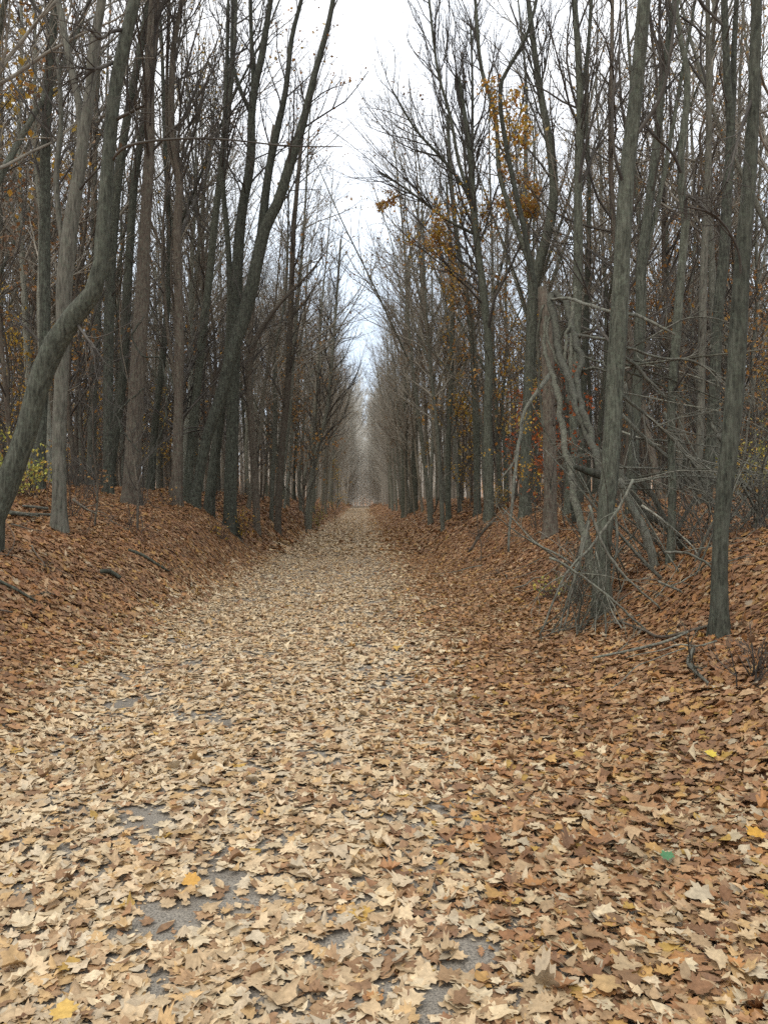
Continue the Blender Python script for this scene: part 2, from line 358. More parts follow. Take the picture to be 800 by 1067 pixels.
def leaf_colors(x, y):
    N = len(x); w = paleness(x, y); pal = rngL.uniform(0, 1, N) < w
    c = np.where(pal[:, None], PALE[rngL.integers(0, len(PALE), N)], WARM[rngL.integers(0, len(WARM), N)])
    yel = rngL.uniform(0, 1, N) < .007 * (1 + 1.5 * (x > .8) * (y < 7))
    c = np.where(yel[:, None], np.array([(.5, .31, .07)]), c)
    c = c * (1 - .2 * sstep(2.0, 3.4, np.abs(x + .3))[:, None] * np.array([.7, 1, 1.1])) * rngL.uniform(.78, 1.12, (N, 1)) * (1 - (1 - w[:, None]) * (.1 + .17 * np.sin(x * 1.9 + 2 * np.sin(y * 1.1))[:, None] ** 2))
    grey = c.mean(1, keepdims=True); return (grey + (c - grey) * .95) * (.93 + .03 * w[:, None]) * np.column_stack([np.ones(N), np.full(N, .995), 0.96 + .045 * w])
def scatter(y0, y1, dens, xl, xr):
    area = (xr(y1) - xl(y1) + xr(y0) - xl(y0)) / 2 * (y1 - y0); N = int(area * dens)
    y = rngL.uniform(y0, y1, N); x = xl(y) + rngL.uniform(0, 1, N) * (xr(y) - xl(y))
    # thinner cover with bare patches on the trodden path, deep drifts beside it
    bare = (np.sin(x * 3.3 + 1.9 * np.sin(y * 2.3) + y) + np.sin(y * 4.9 + 1.6 * np.sin(x * 4.7)) + .9 * np.sin(x * 8.3 - y * 6.1 + 2 * np.sin(x * 2.9)) + .7 * np.sin(x * 13 + 11 * y)) / 3.2
    inpath = sstep(-2.5, -1.9, x) * (1 - sstep(.2, 1.1, x))
    keep = 1 - inpath * (.36 + .5 * sstep(.38, .62, bare))
    ok = rngL.uniform(0, 1, N) < keep
    return x[ok], y[ok], inpath[ok]
xl_ = lambda y: np.maximum(-.52 * y - 1.2, -11.0); xr_ = lambda y: np.minimum(.58 * y + 1.2, 12.0)
VV, FF, CC, off = [], [], [], 0
def emit(outl, x, y, inp, s0, s1, tilt, curl):
    global off
    if len(x) == 0: return
    size = s0 + (s1 * 1.12 - s0) * rngL.uniform(0, 1, len(x)) ** 1.35
    V, F, k = leaf_cloud(outl, x, y, size, .012 + .035 * (1 - inp), tilt, curl)
    c = np.repeat(leaf_colors(x, y), k, 0).reshape(-1, k, 3)
    c[:, 1:] *= rngL.uniform(.82, 1.06, (len(x), k - 1, 1)); VV.append(V); FF.append(F + off); CC.append(c.reshape(-1, 3)); off += len(V)
for y0, y1, dens in ((.9, 4, 1900), (4, 7.5, 1650)):
    x, y, ip = scatter(y0, y1, dens, xl_, xr_); kd = rngL.uniform(0, 1, len(x))
    a = kd < .52; emit(MAPLE, x[a], y[a], ip[a], .036, .086, .16 - .06 * ip[a], .45)
    a = (kd >= .52) & (kd < .72); emit(OAK, x[a], y[a], ip[a], .042, .092, .19 - .07 * ip[a], .55)
    a = kd >= .72; emit(OV, x[a], y[a], ip[a], .034, .076, .27 - .1 * ip[a], .9)
x, y, ip = scatter(1.2, 7, 900, xl_, xr_); emit(DIA, x, y, ip * 1.4, .01, .03, .2, .5)      # crumbs of leaf
for y0, y1, dens in ((7.5, 13, 1150), (13, 22, 640)):
    x, y, ip = scatter(y0, y1, dens, xl_, xr_); kd = rngL.uniform(0, 1, len(x))
    a = kd < .7; emit(STAR, x[a], y[a], ip[a], .05, .092, .2 - .09 * ip[a], .5)
    a = kd >= .7; emit(OV, x[a], y[a], ip[a], .045, .09, .24 - .09 * ip[a], .65)
for y0, y1, dens in ((22, 38, 240), (38, 75, 90), (75, 130, 34)):
    x, y, ip = scatter(y0, y1, dens, xl_, xr_)
    emit(DIA, x, y, ip, .1, .17, .26 - .12 * ip, .55)
setting('fallen_leaves', np_mesh('fallen_leaves', np.concatenate(VV), [np.concatenate(FF)], M['leaf'], False, np.concatenate(CC)), 'stuff',
        'layer of dry fallen maple leaves, pale tan on the path and red brown on the banks')
# the odd bright leaves one can pick out
def lone_leaf(px, py, Y, col, label, size=.1, ang=.4):
    p = at(px, py, Y); rng = np.random.default_rng(int(px))
    o = np.concatenate([[(0, .02)], MAPLE]) * size; r = np.stack([o[:, 0] * cos(ang) - o[:, 1] * sin(ang), o[:, 0] * sin(ang) + o[:, 1] * cos(ang)], -1)
    z = .085 + (o[:, 0] ** 2 + o[:, 1] ** 2) * 2.5 - r[:, 1] * -.25 + .002 * rng.normal(size=len(o))
    k = len(MAPLE); j = np.arange(k); f = np.stack([np.zeros(k, int), 1 + j, 1 + (j + 1) % k], -1)
    v = np.stack([r[:, 0], r[:, 1], z], -1); gz = float(ground(p[0], p[1]))
    single('fallen_leaf', np_mesh('fallen_leaf', v, [f], M['leaf'], False, np.tile(col, (k + 1, 1))), label, 'leaf', (p[0], p[1], gz))
def gy(py): return CAM_H * 800 / (py - 525)
lone_leaf(695, 900, gy(900) * .965, (.075, .19, .085), 'small green leaf lying alone among brown leaves at lower right', .055)
lone_leaf(741, 807, gy(807) * .96, (.55, .42, .06), 'bright yellow leaf lying on the brown leaves near the right edge', .065, 1.2)
lone_leaf(200, 928, gy(928) * .97, (.52, .29, .07), 'golden orange leaf on the pale leaves of the path at lower left', .07, 2.2)
lone_leaf(67, 1058, gy(1058) * .965, (.55, .36, .1), 'deep yellow leaf on the path at the bottom left corner', .07, .2)
lone_leaf(787, 880, gy(880) * .96, (.5, .27, .04), 'orange leaf lying in the brown drift at the far right below the yellow one', .08, 1.9)

# ------------------------------------------------------------------ trees
def trunk_tube(P, R, rng, rings=30, sides=12, rough=.035, flare=True):
    PR = spline(np.concatenate([P, np.asarray(R)[:, None]], 1), rings); P, R = PR[:, :3], np.maximum(PR[:, 3], .004)
    fl = None
    if flare:
        h = np.maximum(P[:, 2] - P[0, 2] - .25, 0); a = np.arange(sides) / sides * 2 * pi; ph = rng.uniform(0, 6)
        f = .62 * np.exp(-h / .2)[:, None] * (.7 + .5 * np.cos(a * 3 + ph) + .25 * np.cos(a * 5 + 2 * ph))
        fl = (1 + f)[None]
    return P, R, fl
def crown_on(tb, P, R, rng, t0, n, length, kids, up=.12, spread=.75, bias=(0, 0, 0), tpow=1.0, rmin=.0022):
    m = len(P); t = t0 + (1 - t0) * rng.uniform(0, 1, n) ** tpow; f = t * (m - 1); i = np.minimum(f.astype(int), m - 2); u = (f - i)[:, None]
    p = P[i] * (1 - u) + P[i + 1] * u; r = R[i] * (1 - u[:, 0]) + R[i + 1] * u[:, 0]
    T = norm(P[i + 1] - P[i]); side = norm(np.cross(T, rng.normal(0, 1, (n, 3))) + np.array(bias))
    D = norm(T + side * rng.uniform(spread * .6, spread * 1.3, n)[:, None])
    L = length * rng.uniform(.45, 1.1, n) * (1.15 - .55 * (t - t0) / (1 - t0 + 1e-6)); rr = np.minimum(r * .5, .008 + L * .0085)
    return grow(tb, p, D, L, rr, rng, kids, up, rmin=rmin)

def clump(e, n, rng):
    e = e.reshape(-1, 3); k = max(3, n // 45); c = e[rng.integers(0, len(e), k)]
    w = np.exp(-(((e[:, None] - c[None]) ** 2).sum(-1)) / (2 * .55 ** 2)).sum(1) + .2; w /= w.sum()
    return e[rng.choice(len(e), n, p=w)]
class Tpl: pass
def template(seed, H, r0, fork=0, n=30, leaves=0, pal=BRN, t0=.42, length=4.2, low=6):
    rng = np.random.default_rng(seed); k = 9
    z = np.linspace(0, H, k); drift = np.cumsum(rng.normal(0, .11, (k, 2)), 0); drift -= drift[0]
    P = np.column_stack([drift[:, 0], drift[:, 1], z - .35]); R = r0 * (1 - .9 * (z / H) ** .9)
    Ps, Rs, fl = trunk_tube(P, R, rng, 26, 9)
    tt = Tubes(); tt.add(Ps, Rs, 9, rough=.03, rng=rng, flare=fl)
    tb = Tubes(); ends = [crown_on(tb, Ps, Rs, rng, t0, n, length, (6, 4), up=.07, spread=1.0)]
    for s in range(fork):
        i = int(rng.uniform(.22, .5) * 26); a = rng.uniform(0, 2 * pi); Ln = H * (1 - i / 26) * rng.uniform(.7, .92)
        q = [Ps[i]]; d = norm(np.array([cos(a) * .46, sin(a) * .46, 1]))
        for s2 in range(5): q.append(q[-1] + d * Ln / 5); d = norm(d + np.array([0, 0, .06]) + rng.normal(0, .08, 3))
        q, rr, _ = trunk_tube(np.array(q), Rs[i] * .72 * (1 - .85 * np.linspace(0, 1, 6)), rng, 16, 7, flare=False)
        tt.add(q, rr, 7, rough=.02, rng=rng); ends.append(crown_on(tb, q, rr, rng, .25, n // 2, length * .8, (5, 4)))
    if low: crown_on(tb, Ps, Rs, rng, .1, low, 1.6, (4, 2), up=.04, spread=1.3)
    T = Tpl(); T.trunk = tt.mesh('trunk', M['row']); T.crown = tb.mesh('crown', M['rowtwig']); T.H = H; T.leaves = None; T.fork = fork
    if leaves:
        e = np.concatenate([x.reshape(-1, 3) for x in ends]); e = e[e[:, 2] < H * .8] if pal is not BRN else e
        T.leaves = hang_leaves('leaves', clump(e, leaves, rng), rng, .1, pal)
    return T
TPL = [template(1, 19, .12, 0, 40, 160, BRN, .3), template(2, 21, .14, 2, 34, 120, ORA, .3), template(3, 17, .085, 0, 38, 120, BRN, .25), template(4, 20, .15, 3, 30, 300, BRN, .35),
       template(5, 18, .1, 2, 34, 100, BRN, .3), template(6, 22, .14, 0, 44, 260, ORA, .3), template(7, 15, .075, 1, 34, 160, BRN, .22, 2.8), template(8, 20, .115, 1, 38, 320, YEL, .3),
       template(9, 19, .105, 0, 40, 480, BRN, .28), template(10, 18, .13, 3, 30, 90, ORA, .3)]
DEEP = ['bark', 'row', 'bark', 'row', 'rowdark', 'rowbrown']
BARKS = ['row', 'row', 'rowdark', 'rowbrown', 'row', 'rowdark']
TR_MESH = {}
def trunk_variant(ti, bark):
    if (ti, bark) not in TR_MESH:
        me = TPL[ti].trunk
        if bark != 'row': me = me.copy(); me.materials.clear(); me.materials.append(M[bark])
        TR_MESH[ti, bark] = me
    return TR_MESH[ti, bark]
def plant_tree(x, y, ti, bark, label, group, scale, rz, lean=0, lean_dir=0):
    T = TPL[ti]; o = thing('tree', label, 'tree', (x, y, float(ground(x, y))), group)
    o.rotation_mode = 'QUATERNION'
    ax = Vector((cos(lean_dir + pi / 2), sin(lean_dir + pi / 2), 0))
    o.rotation_quaternion = (Matrix.Rotation(lean, 3, ax) @ Matrix.Rotation(rz, 3, 'Z')).to_quaternion()
    o.scale = (scale,) * 3
    part('trunk', trunk_variant(ti, bark), o); part('crown', T.crown, o)
    if T.leaves: part('leaves', T.leaves, o)
    return o

TAKEN = []
def hero(d, pts, label, bark='bark', limbs=(), seed=0, n=22, t0=.45, length=3.0, kids=(6, 4), top=15, leaves=0, pal=BRN, spread=.7, bias=(0, 0, 0), low=5, dd=0, sides=14, boughs=(), side_low=False):
    rng = np.random.default_rng(seed + 100); pts = np.array(pts, float); k = len(pts)
    dep = d + dd * np.linspace(0, 1, k)
    P = np.array([at(a, b, y) for (a, b, w), y in zip(pts, dep)]); R = pts[:, 2] * dep / 800 / 2 * (.93 if 4 < len(label) and 'right' in label and d < 9 else .75 if 'crooked dark' in label else .84)
    g = float(ground(P[0, 0], P[0, 1])); base = np.array([P[0, 0], P[0, 1], g])
    foot = np.array([P[0, 0] - (P[1, 0] - P[0, 0]) * .15, P[0, 1], min(g, P[0, 2]) - .3])
    P = np.concatenate([[foot], P]); R = np.concatenate([[R[0] * 1.05], R])
    if top and P[-1, 2] < top:
        m = max(2, int((top - P[-1, 2]) / 2)); dv = norm(P[-1] - P[-2]); q = P[-1]; r = R[-1]; st = (top - P[-1, 2]) / m
        ex = []; er = []
        for j in range(m): dv = norm(dv + np.array([0, 0, .25]) + rng.normal(0, .05, 3)); q = q + dv * st; ex.append(q); er.append(r * (1 - .9 * (j + 1) / m))
        P = np.concatenate([P, ex]); R = np.concatenate([R, er])
    tt = Tubes(); Ps, Rs, fl = trunk_tube(P, R, rng, 44, sides); tt.add(Ps, Rs, sides, rough=.03, rng=rng, flare=fl)
    o = thing('tree', label, 'tree', base); TAKEN.append((base[0], base[1]))
    part('trunk', tt.mesh('trunk', M[bark], base), o)
    tb = Tubes(); E = []
    if n: E.append(crown_on(tb, Ps, Rs, rng, t0, n, length, kids, spread=spread, bias=bias))
    if low: crown_on(tb, Ps, Rs, rng, .12, low, 1.3, (4, 2), up=.03, spread=1.2)
    for lb in limbs:
        lb = np.array(lb, float); lp = np.array([at(a, b, d + .05 + .3 * j / len(lb)) for j, (a, b, w) in enumerate(lb)]); lr = lb[:, 2] * d / 800 / 2 * .84
        if top and lp[-1, 2] < top * .9 and lb[-1, 1] < 60:
            dv = norm(lp[-1] - lp[-2]); lp = np.concatenate([lp, [lp[-1] + dv * 2, lp[-1] + dv * 4 + np.array([0, 0, .4])]]); lr = np.concatenate([lr, [lr[-1] * .6, lr[-1] * .15]])
        q, rr, _ = trunk_tube(lp, lr, rng, 22, 9, flare=False); tl = Tubes(); tl.add(q, rr, 9, rough=.025, rng=rng, cap=True)
        part('limb', tl.mesh('limb', M[bark], base), o)
        if n: E.append(crown_on(tb, q, rr, rng, .3, max(6, n // 2), length * .8, kids, spread=spread))
    for lb in boughs:                                       # thin traced boughs go into the crown
        lb = np.array(lb, float); lp = np.array([at(a, b, d - .25 * min(j, 2) / 2) for j, (a, b, w) in enumerate(lb)]); q, rr, _ = trunk_tube(lp, lb[:, 2] * d / 1600, rng, 24, 6, flare=False)
        tb.add(q, rr, 6); crown_on(tb, q, rr, rng, .4, 10, .7, (3, 2), up=.02)
    if tb.n: part('crown', tb.mesh('crown', M['twig'], base), o)
    if leaves:
        e = np.concatenate([x.reshape(-1, 3) for x in E]); e = e[e[:, 2] < (10.5 if side_low else 99)]; part('leaves', hang_leaves('leaves', clump(e, int(leaves * 1.8), rng), rng, .1, pal, origin=base), o)
    return o

# --- left bank, traced one by one
hero(8.5, [(-12, 548, 29), (10, 500, 25), (28, 450, 23), (41, 400, 23), (54, 366, 25), (72, 335, 23), (93, 312, 20), (104, 282, 17), (108, 230, 15), (113, 170, 14), (121, 87, 14), (134, 26, 13), (143, -10, 12), (152, -80, 10)],
     'crooked dark tree bending sharply rightward at the left edge of the photo', 'bark', seed=1, n=20, t0=.62, length=2.6, low=0,
     boughs=[[(117, 168, 3.2), (124, 158, 3), (140, 150, 2.6), (180, 145, 2.2), (230, 145, 1.8), (300, 152, 1.4), (357, 153, 1)], [(80, 337, 3), (90, 351, 3), (102, 367, 2.4)],
             [(118, 65, 4.5), (107, 70, 4), (97, 73, 3.4), (84, 85, 2)], [(133, 30, 4), (117, 33, 3.6), (104, 40, 3), (92, 30, 2)], [(122, 124, 4), (134, 118, 3), (150, 110, 2)]])
hero(11, [(62, 530, 17), (62, 450, 16), (65, 380, 16), (67, 300, 18), (71, 262, 19), (76, 220, 17), (82, 184, 15), (89, 130, 13), (94, 100, 13), (97, 52, 12), (105, 10, 11), (113, -50, 10)],
     'straight pale grey trunk just behind the crooked tree on the left', 'pale', seed=2, n=18, t0=.6, length=2.6, low=2,
     limbs=[[(82, 180, 8), (84, 118, 9), (76, 79, 9), (67, 34, 8), (61, 0, 7), (55, -40, 6)], [(71, 285, 8), (63, 235, 7), (59, 190, 7), (64, 120, 6), (60, 60, 4)]])
hero(14, [(40, 505, 14), (44, 430, 13), (47, 350, 13), (47, 262, 13), (48, 157, 12), (51, 79, 11), (56, 26, 9), (60, -30, 8)],
     'dark upright trunk left of the pale grey trunk, at the far left', 'dark', seed=3, n=24, t0=.4, leaves=900, pal=BRN + ORA)
hero(16, [(137, 506, 21), (140, 450, 19), (144, 380, 18), (149, 300, 17), (150, 262, 15), (156, 157, 12), (157, 79, 10), (163, 20, 8), (168, -40, 7)],
     'thick brown trunk wrapped by looping woody vines on the left bank', 'brown', seed=4, n=18, t0=.5,
     limbs=[[(156, 150, 7), (152, 110, 7), (155, 60, 7), (158, 0, 6)]])
hero(17.5, [(113, 505, 12), (113, 401, 12), (115, 296, 12), (120, 220, 11), (127, 157, 10), (141, 79, 9), (152, 20, 8), (160, -40, 6)],
     'dark greenish trunk between the pale trunk and the vine wrapped one', 'dark', seed=5, n=18, t0=.5)
hero(20, [(114, 500, 12), (122, 440, 11), (128, 395, 11), (132, 322, 11), (135, 265, 10), (141, 184, 9), (149, 131, 8), (154, 60, 7), (160, -10, 6)],
     'slightly leaning green grey trunk right behind the vine wrapped tree, on its left', 'bark', seed=6, n=16, t0=.5)
hero(18, [(184, 521, 13), (186, 427, 11), (187, 350, 11), (185, 236, 10), (187, 184, 9), (179, 131, 8), (181, 52, 7), (188, 10, 6), (195, -40, 5)],
     'slender wavering trunk on the left bank midway between vine tree and leaning pair', 'brown', seed=7, n=18, t0=.45, limbs=[[(186, 190, 5), (176, 150, 5), (174, 90, 4), (176, 20, 4)]])
hero(19, [(203, 526, 12), (215, 459, 13), (229, 417, 14), (240, 375, 15), (253, 335, 16), (264, 291, 16), (270, 262, 15), (277, 236, 14), (290, 210, 13), (303, 168, 12), (316, 126, 10), (329, 73, 8), (340, 34, 7), (347, 0, 6), (354, -50, 5)],
     'big dark tree on the left bank leaning far over toward the path', 'dark', seed=8, n=14, t0=.55, length=2.2, bias=(.5, 0, 0), leaves=60, pal=ORA,
     limbs=[[(272, 250, 12), (279, 184, 10), (287, 144, 9), (298, 92, 7), (304, 39, 6), (314, 0, 5), (322, -40, 4)]])
hero(20, [(240, 523, 16), (242, 454, 15), (245, 349, 15), (248, 270, 14), (252, 223, 12), (261, 171, 11), (263, 110, 9), (274, 52, 8), (282, 0, 6), (290, -50, 5)],
     'stout upright dark tree standing right against the big leaning one', 'dark', seed=9, n=16, t0=.5, length=2.4,
     limbs=[[(262, 120, 7), (264, 80, 6), (262, 40, 5), (261, 0, 5), (262, -40, 4)], [(262, 118, 6), (250, 92, 5), (242, 60, 4), (243, 0, 4)]])
hero(20.5, [(219, 520, 13), (227, 454, 12), (236, 390, 11), (240, 330, 9), (238, 260, 7), (232, 180, 6), (236, 90, 5), (238, 0, 4)],
     'thinner grey stem wedged between the leaning dark tree and the stout one', 'bark', seed=10, n=14, t0=.55)
hero(22, [(196, 506, 11), (200, 460, 11), (206, 401, 10), (212, 343, 10), (219, 285, 9), (222, 250, 9), (228, 197, 8), (233, 157, 8), (240, 92, 7), (244, 39, 6), (246, -10, 5)],
     'slim grey tree tilting right just left of the big leaning tree', 'bark', seed=11, n=18, t0=.5, leaves=30, pal=YEL)
hero(24, [(267, 523, 9), (263, 454, 9), (259, 401, 8), (263, 362, 8), (277, 336, 6), (298, 309, 4.4), (322, 285, 2.6), (340, 262, 1.2)],
     'thin tree forking low and arching over the path on the left', 'brown', seed=12, n=16, t0=.4, length=2, top=0, limbs=[[(259, 395, 6), (262, 340, 5), (268, 270, 5), (275, 200, 4), (285, 130, 3)]])
hero(27, [(290, 528, 8), (295, 454, 8), (300, 401, 8), (302, 349, 7), (304, 296, 7), (306, 240, 6), (312, 170, 5), (318, 110, 4)],
     'slim brown tree in the left row a few steps past the thin arching one', 'brown', seed=13, n=24, t0=.3, length=2.6, bias=(.3, 0, 0), top=13.5, leaves=90, pal=ORA)
hero(38, [(321, 527, 6), (331, 467, 6), (341, 427, 5), (346, 375, 4), (351, 309, 3), (355, 250, 2.4)],
     'tree in the left row tilted over the path toward the bright gap', 'row', seed=14, n=46, t0=.2, length=3.4, top=13, leaves=80, pal=ORA)
# --- right bank
hero(8.5, [(626, 636, 20), (627, 590, 17), (631, 530, 18), (635, 500, 19), (637, 455, 20), (641, 390, 20), (645, 325, 20), (648, 265, 18), (652, 190, 17), (658, 136, 16), (665, 68, 15), (671, 0, 14), (678, -70, 12)],
     'large straight grey tree among the tangled dead branches on the right', 'bark', seed=21, n=16, t0=.66, length=2.4, low=3, leaves=90, pal=ORA,
     boughs=[[(652, 200, 4), (640, 160, 3), (638, 110, 2.4), (646, 40, 2)], [(656, 150, 5), (688, 100, 4), (700, 40, 3), (704, -20, 3)]])
hero(6.5, [(750, 686, 25), (749, 640, 20), (749, 590, 17), (751, 545, 16), (755, 505, 18), (761, 455, 20), (766, 390, 20), (770, 325, 19), (774, 260, 17), (780, 190, 15), (784, 122, 13), (786, 68, 12), (788, 0, 11), (790, -60, 10)],
     'nearest tree on the right, tall grey trunk close to the right edge', 'bark', seed=22, n=12, t0=.68, length=2.0, low=2,
     boughs=[[(772, 300, 3), (768, 260, 2.5), (745, 225, 2), (715, 215, 1.6)], [(784, 100, 4), (770, 140, 3), (757, 190, 2)]])
hero(13, [(733, 556, 14), (738, 490, 13), (743, 422, 13), (748, 325, 13), (754, 265, 13), (758, 190, 12), (761, 136, 11), (757, 82, 9), (754, 0, 8), (752, -50, 7)],
     'dark forked trunk close behind the nearest right hand tree, on its left', 'dark', seed=23, n=14, t0=.6, limbs=[[(761, 140, 8), (763, 100, 8), (764, 54, 7), (767, 0, 6), (770, -50, 5)]])
hero(9, [(693, 632, 15), (697, 595, 12), (699, 560, 11), (700, 500, 10), (699, 422, 10), (705, 341, 11), (710, 272, 10), (714, 231, 10), (708, 177, 9), (715, 109, 8), (715, 68, 7), (707, 35, 6), (704, -5, 5), (703, -50, 4)],
     'wavy slim tree between the large grey tree and the nearest right one', 'bark', seed=24, n=14, t0=.58, length=1.8, low=4,
     boughs=[[(714, 235, 4), (716, 205, 3), (738, 222, 3), (748, 228, 2)], [(711, 185, 4), (700, 160, 3), (680, 140, 3), (665, 120, 2)]])
hero(14, [(724, 548, 10), (726, 500, 9), (729, 455, 9), (731, 357, 9), (733, 272, 9), (737, 190, 8), (738, 109, 7), (737, 27, 6), (736, -40, 5)],
     'slim pale upright trunk left of the dark forked trunk on the right', 'pale', seed=25, n=14, t0=.55)
hero(14, [(655, 560, 14), (659, 480, 13), (664, 390, 13), (667, 325, 13), (668, 272, 12), (677, 204, 11), (684, 149, 10), (690, 82, 9), (699, 27, 8), (706, -30, 7)],
     'leaning forked grey tree directly behind the large straight one on the right', 'bark', seed=26, n=16, t0=.55, limbs=[[(664, 350, 7), (668, 290, 6), (690, 190, 6), (704, 110, 5), (717, 40, 4), (724, 0, 3)]])
hero(15, [(573, 556, 17), (573, 500, 16), (572, 450, 16), (571, 400, 15), (569, 350, 15), (566, 315, 14), (564, 299, 9)],
     'broken off brown snag behind the hanging twisted vines on the right', 'brown', seed=27, n=0, top=0, low=5)
hero(17, [(592, 540, 13), (596, 450, 12), (600, 350, 12), (602, 272, 11), (602, 190, 10), (604, 109, 9), (602, 54, 8), (598, 0, 7), (594, -50, 6)],
     'upright green grey tree just right of and behind the broken snag', 'bark', seed=28, n=20, t0=.5, limbs=[[(603, 110, 6), (610, 70, 5), (615, 20, 4), (617, -20, 3)]])
hero(20, [(547, 512, 14), (549, 439, 13), (553, 354, 13), (556, 300, 13), (572, 235, 12), (577, 197, 11), (571, 141, 10), (563, 98, 8), (557, 56, 7), (550, 0, 6)],
     'stout tree left of the broken snag with its upper trunk kinked rightward', 'bark', seed=29, n=24, side_low=True, t0=.45, leaves=620, pal=ORA + YEL, bias=(-.3, 0, 0),
     limbs=[[(557, 290, 7), (530, 215, 6), (520, 180, 6), (516, 121, 5), (501, 70, 5), (495, 0, 4), (490, -40, 3)]])
hero(16, [(600, 560, 7), (592, 470, 6), (585, 380, 6), (560, 310, 6), (546, 239, 6), (535, 191, 6), (523, 127, 5.5), (522, 87, 5), (535, 62, 4.5), (546, 42, 4), (557, 8, 3.5), (566, -40, 3)],
     'thin black wavering stem arching left above the broken snag', 'dark', seed=30, n=14, side_low=True, t0=.5, length=1.5, low=0, leaves=260, pal=YEL + ORA[:2], top=12)
hero(22, [(509, 512, 12), (508, 439, 11), (509, 368, 10), (504, 312, 10), (499, 270, 9), (495, 239, 9), (493, 210, 8), (488, 150, 6), (478, 80, 4)],
     'grey tree on the right bank with a crown fanning left over the path', 'bark', seed=31, n=34, side_low=True, t0=.42, length=4.0, kids=(7, 4), bias=(-.55, 0, 0), leaves=700, pal=ORA + YEL, top=13.5,
     limbs=[[(494, 225, 5), (484, 197, 4.5), (461, 166, 4), (433, 135, 3), (408, 93, 2)], [(496, 245, 4), (464, 228, 3.4), (430, 202, 2.8), (394, 178, 1.6)],
            [(490, 205, 5), (478, 170, 4.4), (470, 126, 4), (456, 73, 3.4), (447, 0, 3), (443, -40, 2)], [(494, 215, 5), (492, 157, 4), (492, 84, 3), (490, 20, 2.4)]])
hero(27, [(497, 515, 9), (496, 440, 9), (492, 354, 8), (484, 298, 7), (476, 250, 6), (470, 190, 5), (466, 120, 4)],
     'slimmer tree leaning left just behind the fanning one', 'bark', seed=32, n=28, side_low=True, t0=.4, length=3.0, bias=(-.3, 0, 0), leaves=420, pal=YEL + ORA[:2], top=15)
hero(29, [(467, 544, 7), (467, 467, 6), (470, 382, 6), (471, 298, 5), (468, 240, 4), (465, 190, 3)],
     'thin lone stem at the foot of the right bank near the path', 'bark', seed=33, n=26, side_low=True, t0=.25, length=2.0, leaves=300, pal=YEL + ORA[:2], top=13)
hero(54, [(421, 526, 7), (422, 411, 7), (424, 326, 6), (426, 270, 4)],
     'left stem of the tight pair of trees beside the far right of the path', 'bark', seed=34, n=30, t0=.3, length=3, top=18, leaves=150, pal=ORA)
hero(54, [(432, 526, 8), (433, 411, 7), (439, 326, 6), (441, 260, 4)],
     'right stem of the tight pair of trees beside the far right of the path', 'dark', seed=35, n=30, t0=.3, length=3, top=18, leaves=150, pal=ORA)

# --- the rows along the path and the woods behind
ORD = ('first second third fourth fifth sixth seventh eighth ninth tenth eleventh twelfth thirteenth fourteenth fifteenth sixteenth seventeenth eighteenth nineteenth twentieth '
       'twenty-first twenty-second twenty-third twenty-fourth twenty-fifth twenty-sixth twenty-seventh twenty-eighth twenty-ninth thirtieth thirty-first thirty-second thirty-third '
       'thirty-fourth thirty-fifth thirty-sixth thirty-seventh thirty-eighth thirty-ninth fortieth').split()
rng = np.random.default_rng(5)
def free(x, y, dmin):
    return all((x - a) ** 2 + (y - b) ** 2 > dmin * dmin for a, b in TAKEN)
look = {'bark': 'greenish', 'dark': 'dark', 'brown': 'brown', 'row': 'grey', 'rowdark': 'dark', 'rowbrown': 'brown'}
for side, nm, y0 in ((-1, 'left', 24.5), (1, 'right', 25.5)):
    y = y0; k = 0
    while y < 100 and k < 34:
        x = side * (3.95 + rng.normal(0, .6)) + (-.2 if side > 0 else 0); ti = int(rng.integers(0, len(TPL))); b = BARKS[int(rng.integers(0, 6))]
        if free(x, y, .8):
            lab = '%s %s tree, %s from the camera in the %s row beside the path' % ('forked' if TPL[ti].fork else 'slim', look[b], ORD[k], nm)
            plant_tree(x, y, ti, b, lab, 'trees in the %s row beside the path' % nm, rng.uniform(.62, 1.08), rng.uniform(0, 6.28), radians(rng.uniform(.5, 7)), 0 if side < 0 else pi)
            TAKEN.append((x, y)); k += 1
        y += rng.choice([rng.uniform(.9, 1.8), rng.uniform(2, 3.8)])
deep = {-1: 0, 1: 0}
for side, nm in ((-1, 'left'), (1, 'right')):
    tries = 0
    while deep[side] < 96 and tries < 6000:
        tries += 1
        y = 10 + 60 * rng.uniform(0, 1) ** .85; lim = (.49 if side < 0 else .55) * y + 1.0
        x0 = 5.0 if side < 0 else 5.2
        if lim <= x0 + .3: continue
        x = side * rng.uniform(x0, lim)
        if not free(x, y, 1.15): continue
        # leave the close traced trunks readable: nothing deep nearer than they stand
        if y < 12 or (side > 0 and y < 18 and x < 9): continue
        ti = int(rng.integers(0, len(TPL))); b = DEEP[int(rng.integers(0, 6))]
        far = 'middle distance' if y < 32 else 'far depths'
        plant_tree(x, y, ti, b, '%s %s tree in the %s of the woods %s of the path' % ('forked' if TPL[ti].fork else 'slim', look[b], far, nm),
                   '%s %s trees in the %s of the %s woods' % ('forked' if TPL[ti].fork else 'slim', look[b], far, nm), rng.uniform(.75, 1.1), rng.uniform(0, 6.28), radians(rng.uniform(0, 3.5)), rng.uniform(0, 6.28))
        TAKEN.append((x, y)); deep[side] += 1

